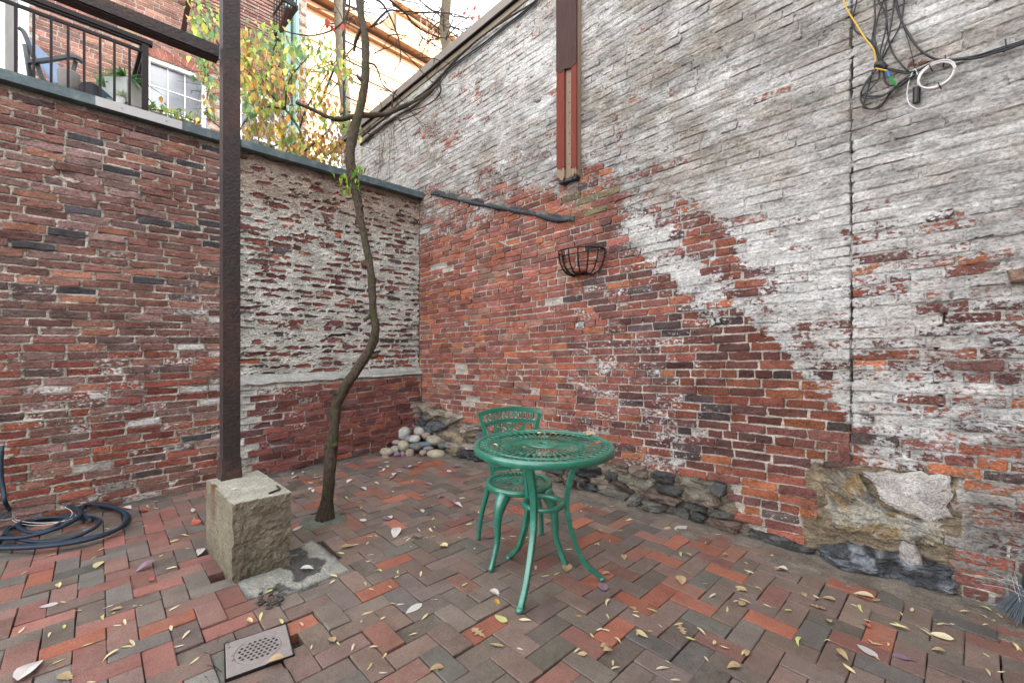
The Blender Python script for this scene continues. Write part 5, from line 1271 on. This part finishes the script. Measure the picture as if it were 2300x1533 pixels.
def broom():
    c = G(2318, 1400); root = thing('broom', c, 'grey bristle broom head standing at the right edge by the wall', 'broom'); r = np.random.default_rng(6)
    b = MB()
    for i in range(500):
        a = r.uniform(0, 6.28); sp = r.uniform(.0, .11); p = c+np.array([math.cos(a)*.02, math.sin(a)*.02, .17]); q = c+np.array([math.cos(a)*sp*1.1, math.sin(a)*sp*1.1, r.uniform(.0, .05)])
        b.bar(p, q, .0016, .0016)
    b.build('bristles', flat_mat('grey bristle', (.10, .12, .14), .6, .3, .4, 80), root, kind='stuff')
    b = MB()
    for i in range(26):
        a = r.uniform(0, 6.28); p = c+np.array([math.cos(a)*.05, math.sin(a)*.05, .12]); q = p+np.array([r.normal(0, .07), r.normal(0, .07), r.uniform(.0, .08)]); b.tube(smoothpath([p, (p+q)/2+[0, 0, .02], q], 4), .0007, 4)
    b.build('stray_hairs', M_WHT, root, kind='stuff')
    b = MB(); b.lathe([(.0, .26), (.02, .26), (.028, .22), (.03, .16), (0, .16)], c, 16); b.build('ferrule', M_TEAL, root, True)
    b = MB(); b.tube([c+np.array([0, 0, .25]), c+np.array([.12, -.25, 1.25])], .012, 10); b.build('handle', M_WBARE, root, True)
broom()

# ------------------------------------------------------------------ river stones in the corner
def pebbles():
    r = np.random.default_rng(44)
    S = [(905,972,17,16,'large upright pale oval stone at the back of the pile',(.33,.34,.31)),(930,985,15,9,'grey white stone wedged at the back of the heap',(.42,.42,.39)),(942,968,13,10,'pale speckled stone at the top of the heap',(.36,.34,.29)),
         (958,978,11,8,'small brown pink stone near the top of the heap',(.25,.19,.16)),(921,985,13,9,'round blue grey stone in the heap middle',(.17,.18,.19)),(975,988,19,11,'long tan stone leaning at the right of the heap',(.30,.27,.21)),
         (945,998,30,6,'flat blue slate lying across the heap',(.11,.15,.17)),(893,993,13,6,'flat pink stone at the left of the heap',(.26,.20,.18)),(906,1001,13,13,'round ringed tan stone in the front of the heap',(.32,.29,.22)),
         (887,1008,10,9,'greenish grey oval stone left of the ringed stone',(.27,.27,.23)),(869,1014,15,9,'flat sandy stone at the left end of the heap',(.30,.26,.20)),(892,1019,8,6,'small violet stone at the front of the heap',(.16,.14,.19)),
         (905,1018,5,6,'tiny mauve pebble beside the violet stone',(.20,.17,.20)),(921,1017,10,10,'round brown stone at the front of the heap',(.26,.21,.17)),(866,1026,9,5,'flat pinkish pebble at the front left of the heap',(.24,.19,.17)),
         (951,1016,9,7,'small pink brown pebble before the flat slate',(.27,.22,.19)),(979,1019,20,10,'large flat tan stone at the front right of the heap',(.34,.31,.23)),(962,1006,12,5,'thin grey stone under the flat slate',(.2,.2,.19)),
         (995,1000,12,8,'dark grey slate chip at the right of the heap',(.12,.13,.14)),(935,1004,12,7,'dark stone hidden under the flat slate',(.14,.13,.12))]
    for k, (x, y, rx, ry, lab, col) in enumerate(S):
        row = 1026-y; z = max(.0, (row/977*5.0)*.62); d0 = G(x, y+row*.62)
        dep = proj(d0)[2]; p = D(x, y, dep); a, h_ = rx/F*dep, ry/F*dep
        V, Fc = ICO3; V = np.sign(V)*np.abs(V)**.92; V = V*np.array([a, min(a, h_*1.6)*.9, h_])*(1+.28*(fbm(V[:, 0:1]*1.3+k, V[:, 1:2]*1.3, V[:, 2:]*1.3, k, 2)-.5))
        t = r.normal(0, .15); R1 = np.array([[math.cos(t), 0, math.sin(t)], [0, 1, 0], [-math.sin(t), 0, math.cos(t)]]); V = V @ R1.T @ rotz(YAW-math.pi/2+r.normal(0, .2)).T
        o = put('river_stone', V+p, Fc, M_PEB, origin=p, smooth=True, attrs={'bc': np.tile([*col, 1], (len(V), 1))}); tag(o, lab, 'stone', 'river stones heaped in the corner')
pebbles()

# ------------------------------------------------------------------ green cast table and chair
def sweep(b, pts, wd, th, up, prof=None, m=6):
    P = smoothpath(pts, m); W_ = smoothpath([[a, c, 0] for a, c in zip(wd, th)], m)
    T = np.gradient(P, axis=0); T /= np.linalg.norm(T, axis=1)[:, None]; V = []
    pr = np.array([(-1, -1), (-.35, -1), (-.2, -.7), (.2, -.7), (.35, -1), (1, -1), (1.0, .8), (.7, 1), (-.7, 1), (-1, .8)]) if prof is None else np.array(prof); n = len(pr)
    for i in range(len(P)):
        s_ = np.cross(T[i], up); s_ /= np.linalg.norm(s_); o_ = np.cross(s_, T[i])
        V.append(P[i]+pr[:, :1]*s_*W_[i, 0]/2+pr[:, 1:]*o_*W_[i, 1]/2)
    V = np.array(V).reshape(-1, 3); Fc = []
    for i in range(len(P)-1):
        for j in range(n): k = (j+1) % n; Fc.append((i*n+j, (i+1)*n+j, (i+1)*n+k, i*n+k))
    Fc += [tuple(range(n)), tuple(len(V)-1-j for j in range(n))]
    b.add(V, Fc)
def slats(b, r0, r1, n, z, w0, w1, th=.0025):
    for i in range(n):
        a = 2*np.pi*i/n; u = np.array([math.cos(a), math.sin(a), 0]); s_ = np.array([-u[1], u[0], 0]); V = []
        for rr, w_ in ((r0, w0), (r1, w1)):
            for sg, zz in ((-1, z-th), (1, z-th), (1, z), (-1, z)): V.append(u*rr+s_*sg*w_/2+np.array([0, 0, zz]))
        b.add(V, [(0, 1, 2, 3)[::-1], (4, 5, 6, 7), (0, 4, 5, 1)[::-1], (1, 5, 6, 2)[::-1], (2, 6, 7, 3)[::-1], (3, 7, 4, 0)[::-1]])
def ringpath(c, r_, n=18, plane=None):
    a = np.linspace(0, 2*np.pi, n+1); X, Y = plane if plane else (np.array([1, 0, 0]), np.array([0, 1, 0])); return np.array(c)+r_*(np.cos(a)[:, None]*X+np.sin(a)[:, None]*Y)
def table():
    c = np.mean([G(1168, 1374), G(1351, 1303), G(1144, 1255)], 0); R = .375; zt = .75
    Mx = np.eye(4); Mx[:3, 3] = (c[0], c[1], 0)
    root = thing('bistro_table', (c[0], c[1], 0), 'round green cast metal table with three curved legs', 'table')
    b = MB(); b.lathe([(R-.026, zt-.010), (R-.024, zt), (R-.006, zt+.001), (R, zt-.005), (R+.001, zt-.034), (R-.005, zt-.036), (R-.008, zt-.012)], n=96, closed=True); b.build('rim', M_GREEN, root, True, M=Mx)
    b = MB()
    for i in range(44):
        a = 2*np.pi*i/44; b.tube(ringpath((.328*math.cos(a), .328*math.sin(a), zt-.006), .0205, 12), .0036, 5, cap=False)
    b.lathe([(.298, zt-.009), (.298, zt-.001), (.310, zt-.001), (.310, zt-.009)], n=96, closed=True); b.build('scroll_band', M_GREEN, root, True, M=Mx)
    b = MB(); slats(b, .085, .300, 48, zt-.002, .0048, .0105); b.build('slats', M_GREEN, root, M=Mx)
    b = MB(); b.lathe([(.022, zt-.009), (.022, zt+.001), (.034, zt+.002), (.040, zt-.002), (.058, zt-.002), (.064, zt), (.086, zt), (.09, zt-.009)], n=64, closed=True); b.build('hub', M_GREEN, root, True, M=Mx)
    b = MB(); b.lathe([(.085, zt-.03), (.085, zt-.018), (.20, zt-.018), (.20, zt-.03)], n=48, closed=True); 
    b2 = MB(); b2.lathe([(.193, zt-.022), (.193, zt-.008), (.207, zt-.008), (.207, zt-.022)], n=64, closed=True); b2.build('under_ring', M_GREEN, root, True, M=Mx)
    b = MB(); b.lathe([(.090, .420), (.090, .434), (.094, .438), (.114, .438), (.118, .434), (.118, .420), (.114, .416), (.094, .416)], n=64, closed=True); b.build('brace_ring', M_GREEN, root, True, M=Mx)
    for fx in [G(1168, 1374), G(1351, 1303), G(1144, 1255)]:
        a = math.atan2(fx[1]-c[1], fx[0]-c[0]); u = np.array([math.cos(a), math.sin(a), 0]); Rf = np.hypot(*(fx-c)[:2]); b = MB()
        pr = [(.215, .742), (.200, .70), (.168, .62), (.140, .53), (.128, .44), (.132, .36), (.152, .27), (.185, .18), (.225, .10), (Rf-.02, .035), (Rf, .012)]
        sweep(b, [u*r_+np.array([0, 0, z]) for r_, z in pr], [.042, .040, .038, .035, .033, .032, .031, .029, .028, .027, .028], [.026]*9+[.024, .026], u)
        V, Fc = ICO2; b.add(V*np.array([.021, .021, .014])+u*(Rf+.003)+np.array([0, 0, .013]), Fc); b.build('leg', M_GREEN, root, False, M=Mx)
    return c
TC = table()
def chair():
    FLt, FRt, BLt, BRt = [G(*p) for p in [(1102, 1283), (1270, 1268), (1075, 1211), (1217, 1200)]]
    fc, bc_ = (FLt+FRt)/2, (BLt+BRt)/2; c = (fc+bc_)/2; f = (fc-bc_)[:2]; ang = math.atan2(f[1], f[0])-math.pi/2   # local +y is forward
    R3 = rotz(ang); Mx = np.eye(4); Mx[:3, :3] = R3; Mx[:3, 3] = (c[0], c[1], 0)
    root = thing('bistro_chair', (c[0], c[1], 0), 'green cast metal chair with lattice back tucked behind the round table', 'chair')
    R = .205; zt = .44; cy = .0
    b = MB(); b.lathe([(R-.030, zt-.010), (R-.028, zt), (R-.008, zt+.001), (R, zt-.006), (R+.001, zt-.032), (R-.006, zt-.034), (R-.009, zt-.012)], n=72, closed=True)
    b.build('seat_rim', M_GREEN, root, True, M=Mx)
    b = MB(); slats(b, .052, .180, 38, zt-.003, .0042, .0110); b.lathe([(.012, zt-.01), (.014, zt-.001), (.05, zt-.001), (.056, zt-.01)], n=48, closed=True); b.lathe([(.155, zt-.018), (.155, zt-.009), (.162, zt-.009), (.162, zt-.018)], n=48, closed=True); b.build('seat_slats', M_GREEN, root, M=Mx)
    def loc(p): q = np.array(p)-np.array([c[0], c[1], 0]); return q @ R3          # world -> local
    for foot_ in (FLt, FRt):
        l = loc(foot_); sg = np.sign(l[0]); t = np.array([sg*.125, .135, zt-.03]); b = MB()
        e_ = np.array([l[0], l[1], .004]); P = smoothpath([t+(e_-t)*q_+np.array([sg*.030, .016, 0])*math.sin(math.pi*min(1, q_*1.6))*(1-q_)-np.array([sg*.016, .008, 0])*math.sin(math.pi*q_)*q_ for q_ in np.linspace(0, 1, 9)], 4)
        rr = np.interp(np.linspace(0, 1, len(P)), [0, .12, .25, .45, .7, .93, 1], [.042, .037, .027, .0205, .0165, .0150, .0185]); b.tube(P, rr, 12); b.build('leg', M_GREEN, root, True, M=Mx)
    for foot_ in (BLt, BRt):
        l = loc(foot_); sg = np.sign(l[0]); b = MB()
        P = smoothpath([(sg*.15, -.155, zt-.02), (sg*.165, -.172, .33), (l[0]*.92, l[1]*.9, .18), (l[0]*.98, l[1]*.97, .07), (l[0], l[1], .004)], 7); b.tube(P, np.linspace(.020, .0135, len(P)), 10); b.build('leg', M_GREEN, root, True, M=Mx)
    # back: a slightly curved pierced panel; (s, h) -> local point
    def bk(s_, h_, w_=0.): 
        lean = -.175-(h_-.44)*.20+ .9*s_*s_; return np.array([s_, lean+w_, h_])
    def half(h_): return .142+(h_-.44)*.175+.03*max(0, (h_-.72)/.12)**2*.6
    def strip_(b, pts, wd, th=.012): sweep(b, [bk(*p) for p in pts], [wd]*len(pts), [th]*len(pts), np.array([0, 1, 0]), [(-1, -1), (1, -1), (1, 1), (-1, 1)], 5)
    top = lambda s_: .848-.9*s_*s_*.55; lo = lambda s_: .768-.9*s_*s_*.62
    b = MB()
    for sg in (-1, 1): strip_(b, [(sg*(half(h_)-.012), h_) for h_ in np.linspace(.43, .815, 8)], .026, .018)
    xs = np.linspace(-half(.82)+.002, half(.82)-.002, 15)
    strip_(b, [(x, top(x)) for x in xs], .024, .018); strip_(b, [(x, lo(x)) for x in np.linspace(-half(.74), half(.74), 13)], .018, .014); strip_(b, [(x, .475) for x in np.linspace(-half(.475), half(.475), 7)], .028, .014)
    b.build('back_frame', M_GREEN, root, M=Mx)
    b = MB()
    for x in np.linspace(-.165, .165, 12):
        h_ = (top(x)+lo(x))/2; b.tube(np.array([bk(x+.0235*math.cos(a), h_+.028*math.sin(a)) for a in np.linspace(0, 2*np.pi, 15)]), .0042, 5, cap=False)
    b.build('ring_band', M_GREEN, root, True, M=Mx)
    b = MB()
    for sg in (-1, 1): strip_(b, [(sg*x, h_) for x, h_ in zip(np.linspace(.072, .100, 6), np.linspace(.475, .75, 6))], .020, .011)
    for sg in (-1, 1):
        for off in (-.014, .014):
            for hb in (.30, .40, .49, .58, .67):
                pts = [(sg*t, hb+.13+(t+.09)*1.05+off) for t in np.linspace(-.092, .092, 7)]; pts = [p for p in pts if .475 < p[1] < lo(p[0])+.004 and abs(p[0]) < .078+(p[1]-.475)*.1]
                if len(pts) > 2: strip_(b, pts, .0085, .010)
    b.build('lattice', M_GREEN, root, M=Mx)
    return c, zt
CC, CZ = chair()

# ------------------------------------------------------------------ fallen leaves
KC = {'yellow': (.56,.46,.24), 'tan': (.40,.29,.16), 'pale': (.56,.53,.50), 'purple': (.22,.15,.20), 'red': (.40,.10,.08), 'lime': (.50,.52,.20), 'orange': (.50,.27,.06), 'straw': (.62,.55,.36), 'brown': (.20,.10,.06)}
LEAFM = {}
def leaf_mesh(kind, shape, var):
    key = (kind, shape, var)
    if key in LEAFM: return LEAFM[key]
    r = np.random.default_rng(abs(hash(str(key))) % 9999 if False else sum(map(ord, kind+shape))*7+var)
    if shape == 'oak': V, Fc = leafV(1, .62, .1, .15, 13, [.05,.12,.10,.42,.22,.25,1.0,.35,.30,.85,.35,.45,.0])
    elif shape == 'thin': V, Fc = leafV(1, r.uniform(.20, .32), r.uniform(-.5, .7), r.uniform(.2, 1.0), 6)
    elif shape == 'curl': V, Fc = leafV(1, r.uniform(.5, .62), r.uniform(.2, .9), r.uniform(.3, 1.0), 7)
    else: V, Fc = leafV(1, r.uniform(.48, .6), r.uniform(-.25, .3), r.uniform(.05, .35), 7)
    V[:, 2] += (fbm(V[:, 0]*4, V[:, 1]*4, 0, var, 2)-.5)*.14
    tw = r.normal(0, .35)*V[:, 0]; y, z = V[:, 1].copy(), V[:, 2].copy(); V[:, 1] = y*np.cos(tw)-z*np.sin(tw); V[:, 2] = y*np.sin(tw)+z*np.cos(tw)
    V[:, 0] -= .5; V[:, 2] *= .35; V[:, 2] -= V[:, 2].min()
    c = np.array(KC[kind])*r.uniform(.8, 1.1); col = np.tile(np.append(c, 1), (len(V), 1)); col[1::3, :3] *= .85
    LEAFM[key] = mesh('fallen_leaf', V, Fc, M_FALL, False, {'bc': col}); return LEAFM[key]
PROTO = bpy.data.objects.new('fallen_leaf', None)
def leaf(p, kind, size, shape, label, group, rz, cat='leaf', tilt=.05):
    o = bpy.data.objects.new('fallen_leaf', leaf_mesh(kind, shape, int(lr.integers(0, 5)))); COL.objects.link(o)
    o.location = p; o.scale = (size, size, size); o.rotation_euler = (lr.normal(0, tilt), lr.normal(0, tilt), rz); tag(o, label, cat, group); return o
lr = np.random.default_rng(99)
named = [(930,1365,'pale',48,'flat','big flat pale leaf lying in front of the table foot'),(1355,1318,'purple',40,'flat','mauve leaf beside the right foot of the green table'),(1272,1275,'tan',45,'flat','tan leaf at the front chair foot'),
 (1075,1420,'tan',50,'oak','tan lobed oak leaf on the paving'),(1125,1388,'lime',40,'flat','pale lime leaf just in front of the near table foot'),(1112,1333,'pale',32,'curl','pale violet curled leaf left of the near table foot'),(1116,1352,'orange',24,'curl','small golden leaf touching a pale curled leaf'),
 (1530,1410,'tan',40,'oak','grey tan jagged leaf on dark pavers at lower right'),(890,1198,'pale',46,'curl','crumpled white leaf left of the chair'),(935,1207,'purple',26,'curl','small purple leaf next to the crumpled white leaf'),
 (995,1226,'yellow',30,'curl','folded yellow leaf between the tree and the chair'),(783,1226,'tan',36,'curl','curled golden tan leaf right of the cement patch'),(755,1210,'purple',24,'flat','pinkish leaf at the corner of the cement patch'),(815,1167,'pale',25,'flat','white heart shaped leaf right of the tree foot'),
 (870,1163,'purple',36,'flat','dull purple leaf beside a white heart shaped leaf'),(1097,1205,'purple',30,'flat','purple leaf between the chair legs'),(690,1278,'pale',32,'curl','pale curled leaf lying on the cement patch'),(450,1240,'pale',34,'curl','pale leaf propped against the left side of the footing'),
 (560,1393,'yellow',34,'thin','long yellow leaf just above the drain cover'),(617,1486,'tan',42,'curl','tan leaf at the lower edge of the drain cover'),(330,1275,'purple',42,'curl','rolled purple leaf on the paving left of the footing'),(340,1300,'red',20,'flat','small red leaf below the rolled purple leaf'),
 (220,1268,'yellow',34,'flat','yellow leaf on grey pavers in front of the hose'),(110,1358,'pale',34,'flat','pale pink leaf at the lower left of the paving'),(131,1314,'yellow',38,'thin','long yellow leaf at the left of the paving'),(260,1368,'tan',26,'curl','small tan leaf on the left paving'),
 (1948,1460,'pale',50,'flat','big pale leaf at the lower right'),(2030,1477,'purple',48,'flat','broad mauve leaf beside the big pale leaf'),(1945,1403,'red',24,'curl','pink edged leaf on bright red pavers'),(2020,1408,'yellow',38,'thin','mustard leaf right of the bright red pavers'),
 (2115,1427,'straw',44,'flat','straw coloured leaf on dark pavers near the right edge'),(1940,1340,'straw',40,'curl','curled straw leaf near the black stone of the wall'),(1835,1361,'tan',38,'oak','brown jagged leaf on the right paving'),(1755,1280,'pale',28,'curl','white curled leaf close to the right wall'),
 (1530,1302,'tan',40,'curl','tan leaf right of the green table'),(1115,1447,'tan',38,'thin','folded tan leaf right of the oak leaf'),(1530,1185,'pale',46,'flat','pale leaf against the slate footing stones'),(65,1508,'pale',80,'curl','very large pale leaf at the bottom left corner'),(145,1522,'tan',40,'curl','brown leaf beside the very large pale leaf'),
 (980,1500,'tan',36,'curl','curled tan leaf at the bottom centre'),(865,1412,'tan',28,'curl','tan leaf above the bottom centre pavers'),(745,1436,'tan',30,'curl','curled brown leaf right of the drain cover'),(435,1146,'pale',44,'thin','long white leaf under the left wall'),(440,1172,'red',38,'flat','dull red leaf left of the footing'),
 (320,1147,'red',26,'curl','reddish leaf beside the hose coil'),(287,1140,'pale',24,'curl','pale leaf lying on the outer hose loop'),(1440,1425,'yellow',30,'curl','bright yellow leaf on a dark paver'),(1300,1382,'orange',17,'flat','tiny bright yellow leaf right of the lime leaf')]
for x, y, kd, sz, sh, lab in named:
    p = G(x, y, .004); d = proj(p)[2]; leaf(p, kd, sz/F*d*.92, sh, lab, None, lr.uniform(0, 6.28))
def clear(p):
    if .60 < p[0] < .97 and 2.62 < p[1] < 3.36: return False
    if p[0] > XB-.05 or p[1] > YA-.05: return False
    if np.hypot(*(p[:2]-G(581, 1457)[:2])) < .15: return False
    return True
n_small = 0
while n_small < 230:
    x = lr.uniform(10, 2290); y = 1533-(1533-1030)*lr.random()**.75; p = G(x, y, .003)
    if not clear(p) or p[1] < -.5: continue
    if x < 600 and lr.random() < .45: continue
    d = proj(p)[2]; k = lr.random()
    sz = lr.uniform(.028, .062)
    leaf(p, ['yellow', 'straw', 'straw', 'lime'][int(lr.integers(0, 4))], sz, 'thin', 'small thin yellow leaf lying on the brick paving', 'small thin yellow leaves strewn over the paving', lr.uniform(0, 6.28), tilt=.08); n_small += 1
for kd, lab, grp, n_ in (('purple', 'purple grey leaf on the paving near the back corner', 'purple leaves scattered near the back corner', 26), ('pale', 'small pale leaf on the paving near the back corner', 'pale leaves scattered near the back corner', 30)):
    c_ = 0
    while c_ < n_:
        x, y = lr.uniform(640, 1060), 1035+abs(lr.normal(0, 60)); p = G(x, y, .004)
        if not clear(p): continue
        leaf(p, kd, lr.uniform(.045, .085), 'curl' if lr.random() < .6 else 'flat', lab, grp, lr.uniform(0, 6.28), tilt=.12); c_ += 1
c_ = 0
while c_ < 24:
    p = G(lr.uniform(1250, 2250), lr.uniform(1130, 1500), .004)
    if not clear(p): continue
    leaf(p, 'tan', lr.uniform(.04, .065), 'curl', 'curled tan leaf on the right half of the paving', 'curled tan leaves on the right half of the paving', lr.uniform(0, 6.28)); c_ += 1
for x, y, kd, sz, lab in [(1237,974,'tan',26,'brown leaf near the middle of the green table top'),(1215,975,'straw',20,'pale leaf at the table hub'),(1325,973,'tan',30,'dry curled leaf at the far right of the table top'),(1348,996,'brown',22,'brown leaf at the right rim of the table top'),(1113,1000,'straw',14,'tiny pale leaf at the left of the table top'),(1175,1006,'tan',16,'small tan leaf on the front slats of the table top')]:
    p = G(x, y, .755); leaf(p, kd, sz/F*proj(p)[2], 'curl', lab, None, lr.uniform(0, 6.28))
p = G(1145, 1084, .443); leaf(p, 'brown', .05, 'curl', 'brown leaf lying on the green chair seat', None, .6)
p = G(528, 1096, .430); leaf(p, 'pale', .05, 'flat', 'white leaf lying on top of the concrete footing', None, .6)
